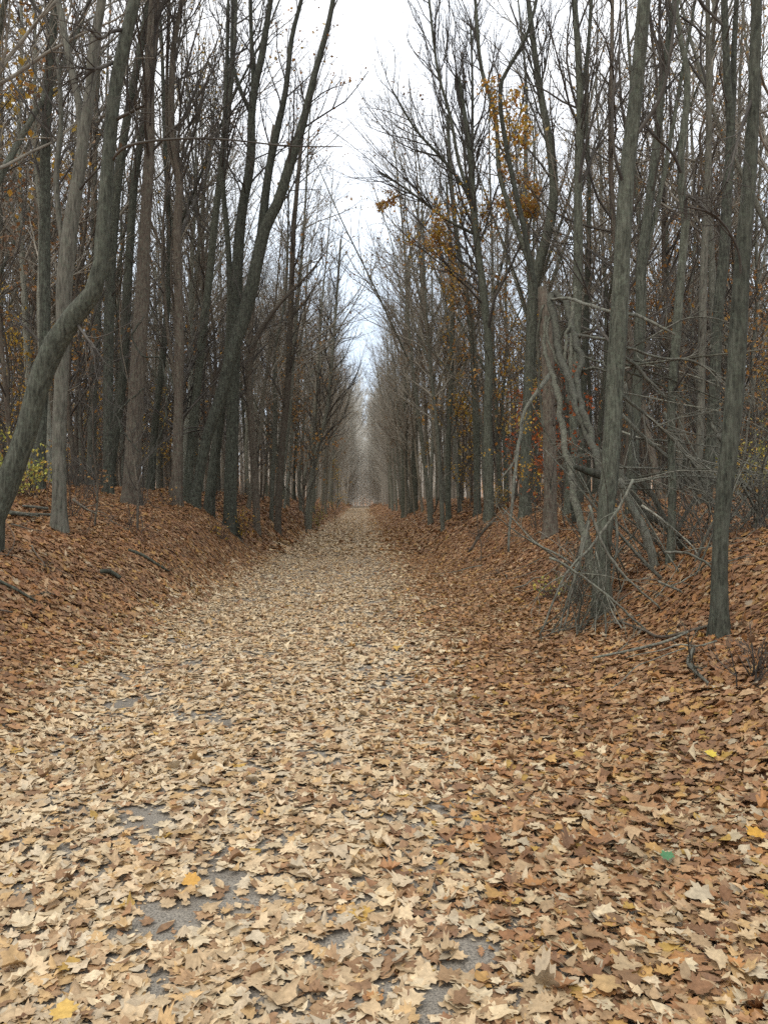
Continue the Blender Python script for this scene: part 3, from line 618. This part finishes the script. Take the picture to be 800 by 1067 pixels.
# --- far woods: one mass nobody could count
def far_woods():
    tm = []
    for s in range(6):                                       # the last two are dense, for the end of the path
        r = np.random.default_rng(900 + s); H = r.uniform(16, 21); tb = Tubes()
        z = np.linspace(-.3, H, 6); P = np.column_stack([np.cumsum(r.normal(0, .12, 6)), np.cumsum(r.normal(0, .12, 6)), z]); R = r.uniform(.11, .18) * (1 - .85 * np.linspace(0, 1, 6))
        tb.add(P, R, 5); crown_on(tb, P, R, r, .2, 28, 3.4, (6,), spread=.85, rmin=.01)
        if s > 3: crown_on(tb, P, R, r, .02, 66, 3.6, (7, 3), spread=1.0, rmin=.012)
        tm.append((np.concatenate(tb.v), np.concatenate(tb.q)))
    for s in range(3):
        r = np.random.default_rng(950 + s); H = r.uniform(12, 17); tb = Tubes(); z = np.linspace(-.3, H, 5)
        P = np.column_stack([np.cumsum(r.normal(0, .15, 5)), np.cumsum(r.normal(0, .15, 5)), z]); R = r.uniform(.07, .13) * (1 - .8 * np.linspace(0, 1, 5))
        tb.add(P, R, 5); crown_on(tb, P, R, r, .15, 16, 3, (2,), spread=.8, rmin=.012); tm.append((np.concatenate(tb.v), np.concatenate(tb.q)))
    V, Q, off = [], [], 0; r = np.random.default_rng(77)
    spots = []
    for i in range(1500):
        y = r.uniform(55, 190); x = r.uniform(-1, 1) * (.62 * y + 8)
        if abs(x) < 4.2: continue
        if y < 78 and abs(x) < .45 * y: continue
        spots.append((x, y))
    for side in (-1, 1):
        for y in np.arange(99, 206, 1.3): spots.append((side * (3.7 + abs(r.normal(0, .7)) - 1.1 * (y - 99) / 107), y))
    for i in range(105): spots.append((r.uniform(-13, 13), r.uniform(205, 290)))
    for i in range(250): spots.append((r.uniform(14, 42) * r.choice([-1, 1]), r.uniform(205, 280)))
    for i in range(200):                                    # the sides, far off to left and right
        y = r.uniform(14, 60); sd = r.choice([-1, 1]); spots.append((sd * (.56 * y + r.uniform(6, 40)), y))
    n_pole = len(spots)
    for i in range(500):
        y = r.uniform(50, 125); x = r.uniform(-1, 1) * (.6 * y + 6)
        if abs(x) > 9 + .06 * y: spots.append((x, y))
    for k, (x, y) in enumerate(spots):
        v, q = tm[int(r.integers(6, 9)) if k >= n_pole else int(r.integers(4, 6)) if (y > 200 and abs(x) < 14) or (y > 140 and abs(x) < 5) else int(r.integers(0, 4))]; a = r.uniform(0, 6.28); s = r.uniform(.8, 1.15) * (1.45 if y > 200 else 1)
        w = np.column_stack([v[:, 0] * cos(a) - v[:, 1] * sin(a), v[:, 0] * sin(a) + v[:, 1] * cos(a), v[:, 2]]) * s
        lean = -np.sign(x) * r.uniform(0, .06) if abs(x) < 6 else r.normal(0, .03)
        w[:, 0] += w[:, 2] * lean
        V.append(w + np.array([x, y, float(ground(x, y))])); Q.append(q + off); off += len(v)
    setting('far_woods', np_mesh('far_woods', np.concatenate(V), [np.concatenate(Q)], M['fartwig_haze'], True), 'stuff', 'bare grey woods closing in far along the path')
far_woods()

# ------------------------------------------------------------------ saplings
def sapling_tpl(seed, H, nleaf, pal):
    r = np.random.default_rng(seed); k = 6; z = np.linspace(0, H, k); dr = np.cumsum(r.normal(0, H * .022, (k, 2)), 0); dr -= dr[0]
    P = np.column_stack([dr, z - .15]); R = H * .0055 * (1 - .8 * np.linspace(0, 1, k)); Ps, Rs, _ = trunk_tube(P, R, r, 14, 6, flare=False)
    a = Tubes(); a.add(Ps, Rs, 6); b = Tubes(); e = crown_on(b, Ps, Rs, r, .15, 26, H * .3, (5, 3), up=.05, spread=1.0)
    lv = None
    if nleaf: e = e.reshape(-1, 3); lv = hang_leaves('leaves', e[r.integers(0, len(e), int(nleaf * 1.5))], r, .095, pal)
    return a.mesh('stem', M['brown']), b.mesh('twigs', M['twig']), lv
SAP = {'bare': [sapling_tpl(s, h, 0, BRN) for s, h in ((41, 5), (42, 7), (43, 4))],
       'pole': [sapling_tpl(s, h, 0, BRN) for s, h in ((51, 10), (52, 12), (53, 9), (54, 13))],
       'orange': [sapling_tpl(s, h, n, ORA) for s, h, n in ((44, 5, 260), (45, 6.5, 380))],
       'yellow': [sapling_tpl(s, h, n, YEL) for s, h, n in ((46, 4.5, 240), (47, 6, 320))],
       'red': [sapling_tpl(48, 3.2, 320, RED)], 'brown': [sapling_tpl(49, 6, 420, BRN)]}
def sapling(x, y, kind, label, group=None, scale=1, rz=0, i=0):
    o = thing('sapling', label, 'sapling', (x, y, float(ground(x, y))), group); o.rotation_euler = (0, 0, rz); o.scale = (scale,) * 3
    a, b, l = SAP[kind][i % len(SAP[kind])]; part('stem', a, o); part('twigs', b, o)
    if l: part('leaves', l, o)
    TAKEN.append((x, y))
def sap_at(px, Y, kind, label, scale=1, i=0, rz=0):
    p = at(px, 525, Y); sapling(p[0], Y, kind, label, None, scale, rz, i)
sap_at(590, 15.5, 'red', 'sapling with rust red leaves between the snag and the large grey tree', 1.0, 0, 1)
sap_at(552, 21, 'red', 'low rust red sapling just left of the broken snag', 1.0, 0, 3)
sap_at(92, 21, 'orange', 'sapling with orange leaves right behind the pale trunk on the left', 1.25, 1, 2)
sap_at(85, 26, 'yellow', 'taller yellow leaved sapling deep behind the pale trunk on the left', 1.2, 1, 4)
sap_at(14, 16, 'yellow', 'tall sapling with golden leaves high at the far left edge', 1.6, 1, 1)
sap_at(677, 19, 'orange', 'orange leaved sapling in the gap right of the large grey tree', 1.1, 0, 2)
sap_at(775, 17, 'orange', 'orange leaved sapling at the far right behind the nearest trunk', .9, 0, 5)
sap_at(728, 21, 'orange', 'orange leaved sapling between the slim pale and dark forked trunks', 1.25, 1, 3)
sap_at(520, 24, 'orange', 'sapling with orange leaves at the foot of the fanning tree', 1.25, 1, 1)
sap_at(480, 30, 'yellow', 'yellow leaved sapling behind the thin lone stem at the right bank', 1.2, 0, 2)
sap_at(450, 40, 'yellow', 'yellowish sapling at the right edge of the path far along', 1.3, 1, 2)
sap_at(350, 55, 'yellow', 'yellowish sapling at the left edge of the path far along', 1.0, 0, 2)
sap_at(320, 34, 'orange', 'dull orange sapling in the left row beside the tilted tree', 1.3, 1, 2)
sap_at(143, 13, 'bare', 'thin bare sapling on the left bank below the vine tree', .8, 0, 0)
sap_at(97, 12, 'bare', 'thin bare sapling on the left bank right of the pale trunk', .85, 2, 2)
sap_at(12, 18, 'brown', 'brown leaved sapling at the far left edge', 1.25, 0, 0)
sap_at(500, 16.5, 'bare', 'low bare sapling on the right bank in front of the grey trees', .3, 1, 0)
for i in range(135):
    sd = -1 if i % 2 else 1; nm = 'left' if sd < 0 else 'right'
    for t in range(60):
        y = rng.uniform(15, 58); x = sd * rng.uniform(3.6, .5 * y + .5) if .5 * y > 3.4 else 0
        if x and free(x, y, .7) and not (sd > 0 and y < 17): break
    kind = ['bare', 'pole', 'brown', 'pole', 'orange', 'pole', 'yellow', 'pole', 'pole', 'bare'][int(rng.integers(0, 10))]
    word = {'bare': 'low leafless', 'pole': 'tall thin leafless', 'brown': 'brown leaved', 'orange': 'orange leaved', 'yellow': 'yellow leaved'}[kind]
    sapling(x, y, kind, '%s sapling in the undergrowth of the woods %s of the path' % (word, nm), '%s saplings in the %s woods' % (word, nm), rng.uniform(.7, 1.3), rng.uniform(0, 6.28), int(rng.integers(0, 4)))

# ------------------------------------------------------------------ shrubs
def shrub(px, py, Y, label, pal, h=.8, nleaf=220, seed=0, ns=16):
    p = at(px, py, Y); r = np.random.default_rng(seed + 300); g = float(ground(p[0], Y)); base = np.array([p[0], Y, g])
    P = base + np.column_stack([r.normal(0, .07, (ns, 2)), np.full(ns, -.05)]); D = norm(np.column_stack([r.normal(0, .5, (ns, 2)), np.ones(ns)]))
    tb = Tubes(); e = grow(tb, P, D, np.full(ns, h) * r.uniform(.6, 1.2, ns), np.full(ns, .006), r, (4, 2), up=.02)
    o = thing('shrub', label, 'shrub', base); part('stems', tb.mesh('stems', M['twig'], base), o)
    if nleaf: e = e.reshape(-1, 3); part('leaves', hang_leaves('leaves', e[r.integers(0, len(e), nleaf)], r, .06, pal, .04, base), o)
shrub(8, 505, 12, 'yellow green shrub at the left edge beside the crooked trunk', GRN, 1.0, 420, 1)
shrub(36, 510, 13, 'pale yellow shrub between the crooked and the pale trunk', YEL + GRN, .75, 260, 2)
shrub(775, 510, 13, 'yellowish shrub behind the nearest tree at the right edge', YEL + GRN, 1.0, 420, 3)
shrub(798, 500, 15, 'green yellow shrub cut by the right edge of the photo', GRN, 1.2, 420, 4)
shrub(522, 510, 23, 'orange yellow low shrub on top of the right bank', YEL, .8, 300, 5)
shrub(247, 520, 20, 'small tan leaved shrub at the foot of the stout left tree', BRN + YEL, .8, 260, 6)
shrub(228, 528, 17, 'small yellow tinged shrub below the leaning left tree', YEL + BRN, .5, 120, 7)
shrub(330, 527, 40, 'olive low shrub at the left edge far along the path', GRN, 1.2, 260, 8)
shrub(605, 600, 9.5, 'leafless twiggy shrub crouching left of the large grey tree', BRN, .8, 14, 9)
shrub(575, 600, 11, 'small mossy twiggy shrub below the broken snag', GRN, .45, 60, 10)
shrub(790, 560, 9, 'leafless twiggy shrub right of the nearest tree', BRN, 1.1, 10, 11)
shrub(735, 590, 8.6, 'leafless twiggy shrub between the wavy slim tree and the nearest tree', BRN, 1.0, 12, 12)
shrub(790, 770, 5.0, 'dark low twiggy shrub at the right edge of the leaf drift', BRN, .35, 60, 13, 22)

# ------------------------------------------------------------------ vines
def vine(name, label, lines, d, mat='dead', sides=8, cat='vine', rough=.04, group=None):
    r = np.random.default_rng(int(lines[0][0][0])); T = []
    allp = []
    for ln in lines:
        dz = ln[0][3] if len(ln[0]) > 3 else d
        P = np.array([at(q[0], q[1], q[3] if len(q) > 3 else dz) for q in ln]); R = np.array([q[2] for q in ln]) * d / 1600 * .8
        q, rr, _ = trunk_tube(P, R, r, max(14, len(ln) * 5), sides, flare=False); kk = r.normal(0, .011, q.shape); q = q + kk + np.roll(kk, 1, 0); t = Tubes(); t.add(q, rr, sides, rough=rough, rng=r, cap=True); T.append((t, q)); allp.append(q)
    low = np.concatenate(allp); base = low[low[:, 2].argmin()]
    if len(T) == 1: return single(name, T[0][0].mesh(name, M[mat], base), label, cat, base, group)
    o = thing(name, label, cat, base, group)
    for t, q in T: part('stem', t.mesh('stem', M[mat], base), o)
    return o
vine('woody_vine', 'upper dark vine looping around the thick brown trunk on the left bank',
     [[(151, 330, 2.2), (143, 342, 2.4), (137, 349, 2.4), (142, 360, 2.4), (151, 372, 2.4), (166, 372, 2.4), (172, 393, 2.4), (174, 422, 2.2), (171, 443, 2), (164, 462, 2), (158, 508, 2)]], 15.4, 'dark', 6)
vine('woody_vine', 'lower dark vine sagging left from the thick brown trunk on the left bank',
     [[(152, 404, 2), (140, 413, 2), (130, 422, 2.2), (123, 435, 2.2), (128, 448, 2), (137, 460, 2), (146, 470, 2)]], 15.4, 'dark', 6)
vine('twisted_vine', 'thick pale grey twisted vine stems hanging from the broken snag on the right',
     [[(572, 308, 11, 14.2), (577, 330, 11, 13.6), (581, 360, 10, 13), (586, 385, 9, 12), (594, 400, 8.5, 11.5), (599, 425, 8, 11), (610, 450, 8, 10.5), (622, 482, 8, 9.6), (627, 520, 7, 9)],
      [(578, 306, 10, 14.3), (589, 318, 10, 13.7), (595, 340, 9.5, 13), (600, 362, 9, 12.4), (607, 373, 8.5, 12), (602, 390, 8, 11.7), (603, 413, 8, 11.2), (612, 442, 8, 10.5), (623, 478, 7, 9.8)],
      [(594, 338, 7, 13), (595, 370, 6.5, 12.4), (593, 396, 6.5, 12), (598, 420, 6.5, 11.5), (606, 445, 6, 11)],
      [(568, 330, 6, 14), (566, 360, 6, 13.5), (573, 385, 7, 12.8), (580, 405, 8, 12), (584, 432, 8, 11.4), (589, 465, 8, 10.7), (593, 500, 8, 10), (603, 536, 9, 9.4), (614, 575, 9, 9), (621, 620, 10, 8.7)],
      [(576, 322, 5, 14), (570, 345, 4, 13.5), (577, 372, 4, 13), (590, 398, 4, 12.4), (592, 420, 4, 12)],
      [(604, 352, 4, 12.6), (612, 344, 3.4, 12.2), (626, 340, 2.4, 12)], [(600, 392, 4, 11.9), (614, 384, 3.6, 11.6), (632, 386, 2.4, 11.4)], [(606, 372, 3, 12), (622, 376, 3, 11.8), (634, 384, 2, 11.7)],
      [(566, 318, 4, 14.1), (560, 350, 4, 14), (561, 400, 3.6, 14), (566, 450, 3.2, 13.8)],
      [(598, 300, 5, 13.6), (596, 325, 6, 13.2), (590, 350, 5, 12.8), (588, 380, 5, 12.4)]], 11.5, 'vine', 10, rough=.07)

# ------------------------------------------------------------------ dead wood
def dead(label, ln, d, twigs=0, name='dead_branch', mat='dead', tl=.7, up=-.02, cat='branch', kids=(4, 2), rest=False, group=None):
    r = np.random.default_rng(int(ln[0][0] * 7 + ln[0][1])); k = len(ln)
    P = np.array([at(q[0], q[1], q[3] if len(q) > 3 else d) for q in ln]); R = np.array([q[2] for q in ln]) * d / 1600
    if rest:
        P = np.array([hit(q[0], q[1]) for q in ln]); d = P[:, 1].mean(); P[:, 1] = d + (P[:, 1] - d) * .6
        P[:, 0] = [at(q[0], q[1], y)[0] for q, y in zip(ln, P[:, 1])]; R = np.array([q[2] for q in ln]) * d / 1600
        for j in range(k): P[j, 2] = ground(P[j, 0], P[j, 1]) + R[j] * .8 + .07
    q, rr, _ = trunk_tube(P, R, r, max(12, k * 4), 8, flare=False); q = q + np.cumsum(r.normal(0, .006, q.shape), 0) * (0 if rest else 1)
    t = Tubes(); t.add(q, rr, 8, rough=.05, rng=r, cap=True); base = q[q[:, 2].argmin()].copy()
    if twigs < 9:
        if twigs: crown_on(t, q, np.maximum(rr, .006), r, .15, twigs, tl, kids, up=up, spread=.8, rmin=.003)
        return single(name, t.mesh(name, M[mat], base), label, cat, base, group)
    o = thing(name, label, cat, base, group); part('bough', t.mesh('bough', M[mat], base), o)
    tb = Tubes(); crown_on(tb, q, np.maximum(rr, .008), r, .15, twigs, tl, kids, up=up, spread=.8, rmin=.0035); part('twigs', tb.mesh('twigs', M['brush'], base), o)
    return o
dead('pale bent stick leaning from the large grey tree down left to the leaves', [(659, 500, 3), (647, 527, 3), (617, 569, 3), (596, 590, 2.8), (578, 626, 2.4), (560, 664, 2)], 7.9, 5)
dead('pale stick crossing the base of the large grey tree down to the right', [(612, 527, 3), (620, 551, 3), (633, 581, 3), (650, 602, 2.5), (686, 638, 2)], 7.8, 4)
dead('pale stick propped steeply left of the large grey tree', [(614, 542, 2.6), (602, 587, 2.6), (588, 632, 2.2), (580, 661, 2)], 7.7)
dead('short pale stick leaning behind the steep one left of the large grey tree', [(606, 560, 2.6), (602, 587, 2.4), (593, 626, 2.2), (588, 655, 2)], 8.0)
dead('long thin grey branch sloping right past the foot of the large grey tree', [(572, 583, 2.8), (593, 596, 2.6), (626, 620, 2.6), (659, 653, 2.4), (689, 675, 2)], 7.5, 5)
dead('short curved stick hanging beside the large grey trunk on its right', [(641, 530, 3), (643, 566, 2.6), (638, 592, 2.2), (636, 636, 2)], 8.1)
dead('slim grey stick lying on the leaves below the large grey tree', [(617, 690, 2.4), (659, 683, 3), (692, 677, 3), (716, 665, 2.4)], 7.2, 4, rest=True, tl=.4)
dead('dark stick on the leaves reaching toward the nearest right tree', [(644, 632, 3), (671, 659, 3), (692, 677, 3), (737, 671, 3)], 7.1, 4, rest=True, mat='brown', tl=.4)
dead('pale twisted branch lying in front of the nearest right tree', [(722, 674, 5), (717, 695, 5), (725, 713, 4), (737, 737, 2.6)], 6.1, 6, rest=True, tl=.45)
dead('arched thin branch bending down just left of the nearest right tree', [(692, 575, 2.6), (722, 581, 2.6), (743, 596, 2.6), (758, 620, 2.4), (776, 650, 2)], 7.3, 6)
dead('hooked thin stick right of the wavy slim tree', [(686, 606, 2.6), (713, 617, 2.6), (723, 638, 2.4), (731, 662, 2)], 7.8, 2)
dead('thick grey fallen limb at the right edge behind the nearest tree', [(768, 606, 7), (782, 626, 8), (800, 638, 9), (830, 655, 9)], 7.8, 6, 'fallen_limb')
dead('thin grey branch above the fallen limb at the right edge', [(764, 570, 3), (785, 582, 3), (800, 590, 3), (840, 606, 2.4)], 8.2, 8)
dead('pale branch reaching right from the snag top across the large grey trunk', [(574, 312, 4, 14.0), (595, 312, 4, 12), (615, 318, 4, 10), (637, 325, 3.4, 9.2), (670, 331, 3, 8.6), (702, 348, 2, 8.4)], 9.5, 6)
dead('short pale branch pointing right from the twisted vines', [(602, 349, 3.4), (631, 354, 3), (650, 352, 2)], 12, 3)
dead('drooping curved pale branch right of the large grey trunk', [(645, 370, 4), (663, 380, 4), (676, 396, 3.4), (696, 416, 2)], 8.7, 7)
dead('long thin arching branch from the large grey trunk to the nearest right tree', [(646, 360, 3), (686, 372, 2.6), (722, 377, 2.6), (761, 400, 2.4), (772, 425, 2)], 8.6, 10)
dead('grey branch slanting down right at mid height right of the large grey trunk', [(648, 412, 4), (676, 435, 3.6), (696, 452, 3), (730, 490, 2)], 8.8, 12, tl=1.0, up=-.05)
dead('twig laden branch sagging down right below the slanting one', [(645, 429, 4.6), (676, 461, 4), (702, 484, 3.4), (740, 530, 2.4)], 9.2, 13, tl=1.1, up=-.06)
dead('upright broken grey limb standing just right of the large grey trunk', [(650, 398, 5), (655, 429, 5.5), (660, 461, 5.5), (665, 494, 6), (684, 520, 6), (700, 560, 6)], 9.3, 4, 'broken_limb')
dead('dark broken stub jutting from behind the large grey trunk on its left', [(598, 486, 5), (612, 491, 8), (626, 495, 9), (640, 498, 9)], 9.2, 0, 'broken_limb', 'dark')
dead('thick grey log leaning diagonally down right behind the large grey trunk', [(638, 468, 10), (650, 500, 10), (671, 530, 9), (695, 548, 8), (719, 578, 7), (745, 600, 5)], 9.6, 12, 'leaning_log', 'dead', 1.2, -.04, 'log')
dead('leaning grey stem meeting the wavy slim tree at its foot', [(645, 500, 7), (654, 520, 8), (665, 539, 9), (678, 572, 10), (686, 599, 10), (692, 630, 10)], 9.1, 3, 'leaning_log', 'dead', .8, .02, 'log')
dead('tangled fine branch filling the gap left of the nearest right tree', [(690, 430, 4), (715, 470, 4), (740, 520, 3.6), (765, 570, 2.4)], 9.6, 15, tl=1.2, up=-.03)
dead('tangled fine branch behind the nearest right tree near the right edge', [(740, 440, 4), (765, 490, 4), (790, 540, 3.4), (815, 590, 2.4)], 9.4, 14, tl=1.2, up=-.03)
dead('pale broken bough hanging down the front of the right bank from the snag', [(575, 388, 6, 14.6), (560, 408, 5, 14.2), (549, 425, 4, 14), (543, 450, 4, 13.8), (538, 480, 3.4, 13.5), (534, 525, 3, 13.2), (531, 575, 2.4, 13)], 14, 4)
dead('short pale twig forking left off the hanging broken bough', [(538, 470, 2.4), (535, 485, 2.2), (524, 498, 1.8)], 13.6)
dead('dark fallen branch propped on the right bank below the grey trees', [(488, 575, 2.4), (500, 557, 3), (515, 540, 3)], 17, 3, mat='brown')
dead('pale fallen log end on the left bank beneath the pale trunk', [(10, 548, 4.5), (26, 545, 4), (40, 540, 3.6), (58, 531, 3)], 9.4, 2, 'fallen_log', cat='log', rest=True, tl=.4)
dead('thin pale log lying just above the other on the left bank', [(24, 534, 2.4), (40, 533, 3.4), (50, 531, 3)], 10.2, 0, 'fallen_log', cat='log', rest=True)
dead('dark fallen branch lying on the slope of the left bank', [(134, 577, 2.6), (148, 583, 3.2), (164, 592, 2.6), (176, 597, 1.6)], 8.5, 3, 'fallen_branch', 'dark', rest=True, tl=.4)
dead('short weathered log piece half buried on the left slope', [(106, 603, 4.5), (115, 600, 4.5), (126, 606, 4)], 7.6, 0, 'fallen_log', 'bark', cat='log', rest=True)
dead('dark rotten stick low on the left bank by the photo edge', [(-6, 610, 3.2), (12, 617, 3.2), (26, 624, 2.6), (38, 631, 1.5)], 6.8, 2, 'fallen_branch', 'dark', rest=True, tl=.35)
dead('bare crooked stick beside the vine tree leaning to the left', [(76, 520, 3), (88, 528, 3), (103, 536, 2)], 11, 4, mat='brown', tl=.5)

rb = np.random.default_rng(64)
def world_stick(p0, d0, Ln, r0, label, group, twigs, name='dead_branch', mat='dead', tl=.6, up=-.03, cat='branch', lie=False):
    m = 6; q = [np.array(p0)]; d = norm(np.array(d0, float))
    for j in range(m - 1): d = norm(d + rb.normal(0, .15, 3) + np.array([0, 0, up])); q.append(q[-1] + d * Ln / (m - 1))
    q = np.array(q)
    if lie: q[:, 2] = ground(q[:, 0], q[:, 1]) + r0 * .8 + .06 + np.abs(rb.normal(0, .02, m))
    q, rr, _ = trunk_tube(q, r0 * (1 - .75 * np.linspace(0, 1, m)), rb, 14, 6, flare=False); t = Tubes(); t.add(q, rr, 6, rough=.06, rng=rb, cap=True)
    b = q[q[:, 2].argmin()].copy()
    if twigs: crown_on(t, q, np.maximum(rr, .007), rb, .1, twigs, tl, (3, 2), up=up, spread=.8, rmin=.0032)
    return single(name, t.mesh(name, M[mat], b), label, cat, b, group)
for i in range(38):                                        # the criss-cross of dead stems around the right hand trees
    x = rb.uniform(2.7, 5.6); y = rb.uniform(7.2, 11.5); a = rb.uniform(0, 6.28)
    if x < 3.4 and y < 7.9: y += 1.2
    g = float(ground(x, y)); hi = rb.uniform(.5, 1.6)
    world_stick((x, y, g - .05), (cos(a) * .8, sin(a) * .5, hi), rb.uniform(1.2, 3.2), rb.uniform(.01, .024), 'thin grey dead stem in the criss-cross tangle around the right hand trees',
                'dead stems of the tangle on the right', int(rb.integers(2, 7)), tl=rb.uniform(.5, 1.0), up=rb.uniform(-.1, .03))
for i in range(17):                                        # thin sticks fanned around the foot of the large grey tree
    a = rb.uniform(2.5, 5.3); p = np.array([2.62 + rb.normal(0, .1), 8.3 + rb.normal(0, .06), .28 + rb.uniform(.25, 1.5)]); e = np.array([2.66 + cos(a) * rb.uniform(.35, .9), 8.4 + sin(a) * rb.uniform(.3, .7), 0]); e[2] = float(ground(e[0], e[1]))
    world_stick(e, p - e, np.linalg.norm(p - e) * 1.1, rb.uniform(.006, .014), 'thin pale stick in the fan of sticks around the foot of the large grey tree', 'sticks fanned against the large grey tree', [0, 3, 6][i % 3], tl=.45, mat=['stick', 'dead', 'vine'][int(rb.integers(0, 3))])
for i in range(20):                                        # long dead branches arching right and down between the two nearest trees
    p = (2.85 + rb.uniform(0, .5), rb.uniform(8.6, 9.8), rb.uniform(1.2, 3.4))
    world_stick(p, (1, rb.uniform(-.4, .3), rb.uniform(-.7, .5)), rb.uniform(1.2, 2.8), rb.uniform(.009, .017), 'long thin dead branch arching right and down between the two nearest right hand trees',
                'dead branches arching between the nearest right trees', int(rb.integers(4, 9)), tl=rb.uniform(.5, .9), up=-.11, mat=['dead', 'stick', 'vine'][i % 3])
for i in range(44):                                        # sticks lying on the banks
    sd = -1 if i % 2 else 1; y = rb.uniform(5.5, 20); x = sd * rb.uniform(2.3 if sd > 0 else 2.9, min(6.5, .47 * y + .8)) if .47 * y + .8 > 3 else sd * 2.6; a = rb.uniform(0, 6.28)
    world_stick((x, y, 0), (cos(a), sin(a), 0), rb.uniform(.4, 1.3), rb.uniform(.006, .013), 'thin fallen stick lying on the leaves of the %s bank' % ('left' if sd < 0 else 'right'), 'sticks lying on the %s bank' % ('left' if sd < 0 else 'right'),
                0 if i % 3 else 3, 'fallen_stick', ['dead', 'brown'][i % 2], .3, 0, 'stick', True)
for i in range(60):                                        # leafless brush along the foot of the trees
    sd = -1 if i % 2 else 1; y = rb.uniform(11, 34); x = sd * rb.uniform(3.5, min(10, .45 * y)) if .45 * y > 3.8 else sd * 3.7
    w = 'left' if sd < 0 else 'right'; bare = i % 3
    shrub(378 + x / y * 800, 525, y, '%s knee high shrub in the leaves of the %s bank' % ('leafless' if bare else 'sparse tan leaved', w), BRN + ORA, rb.uniform(.5, 1.1), 0 if bare else 70, 400 + i, 9)
for o in COL.objects:
    if o.get('category') == 'shrub' and 'knee high' in o['label']: o['group'] = o['label'].replace('shrub', 'shrubs')

# ------------------------------------------------------------------ sky and light
w = bpy.data.worlds.new('World'); scene.world = w; w.use_nodes = True; nt = w.node_tree; nt.nodes.clear(); L = nt.links.new
SUN_EL, SUN_AZ = radians(62), radians(215)
sky = nd(nt, 'ShaderNodeTexSky', sky_type='NISHITA', sun_disc=False); sky.sun_elevation = SUN_EL; sky.sun_rotation = SUN_AZ
sky.air_density = 1.0; sky.dust_density = 3.0; sky.altitude = 0
tc = nd(nt, 'ShaderNodeTexCoord'); n1 = nd(nt, 'ShaderNodeTexNoise', Scale=2.2, Detail=6, Roughness=.55); L(tc.outputs['Generated'], n1.inputs['Vector'])
cl = ramp(nt, [(.3, (10.5, 11.2, 12.2)), (.6, (13.5, 13.7, 14.0))]); L(n1.outputs[0], cl.inputs[0])
mx = nd(nt, 'ShaderNodeMix', data_type='RGBA'); mx.inputs[0].default_value = .82; L(sky.outputs[0], mx.inputs[6]); L(cl.outputs[0], mx.inputs[7])
sz = nd(nt, 'ShaderNodeSeparateXYZ'); L(tc.outputs['Generated'], sz.inputs[0])
lo_ = ramp(nt, [(.02, (.5, .57, .64)), (.3, (.86, .93, 1)), (.42, (1, 1, 1))]); L(sz.outputs[2], lo_.inputs[0])
mq = nd(nt, 'ShaderNodeMix', data_type='RGBA', blend_type='MULTIPLY'); mq.inputs[0].default_value = 1; L(mx.outputs[2], mq.inputs[6]); L(lo_.outputs[0], mq.inputs[7])
bg = nd(nt, 'ShaderNodeBackground', Strength=.142); L(mq.outputs[2], bg.inputs[0]); out = nd(nt, 'ShaderNodeOutputWorld'); L(bg.outputs[0], out.inputs[0])
ld = bpy.data.lights.new('sun', 'SUN'); ld.energy = 1.6; ld.angle = radians(25); ld.color = (1, .93, .83)
lo = bpy.data.objects.new('sun', ld); COL.objects.link(lo)
sd = Vector((sin(SUN_AZ) * cos(SUN_EL), cos(SUN_AZ) * cos(SUN_EL), sin(SUN_EL)))
lo.rotation_euler = sd.to_track_quat('Z', 'Y').to_euler(); lo.location = (0, -20, 30)

# ------------------------------------------------------------------ camera and render settings
cd = bpy.data.cameras.new('camera'); cd.sensor_fit = 'VERTICAL'; cd.sensor_height = 36; cd.lens = 36 * 800 / 1067; cd.clip_end = 3000; cd.clip_start = .05
co = bpy.data.objects.new('camera', cd); COL.objects.link(co); co.location = (0, 0, CAM_H); co.rotation_euler = (RX, 0, RZ); scene.camera = co
scene.view_settings.view_transform = 'Standard'; scene.view_settings.look = 'None'; scene.view_settings.exposure = 0
scene.cycles.max_bounces = 5; scene.cycles.diffuse_bounces = 3; scene.cycles.glossy_bounces = 2; scene.cycles.transmission_bounces = 2
scene.cycles.use_denoising = False
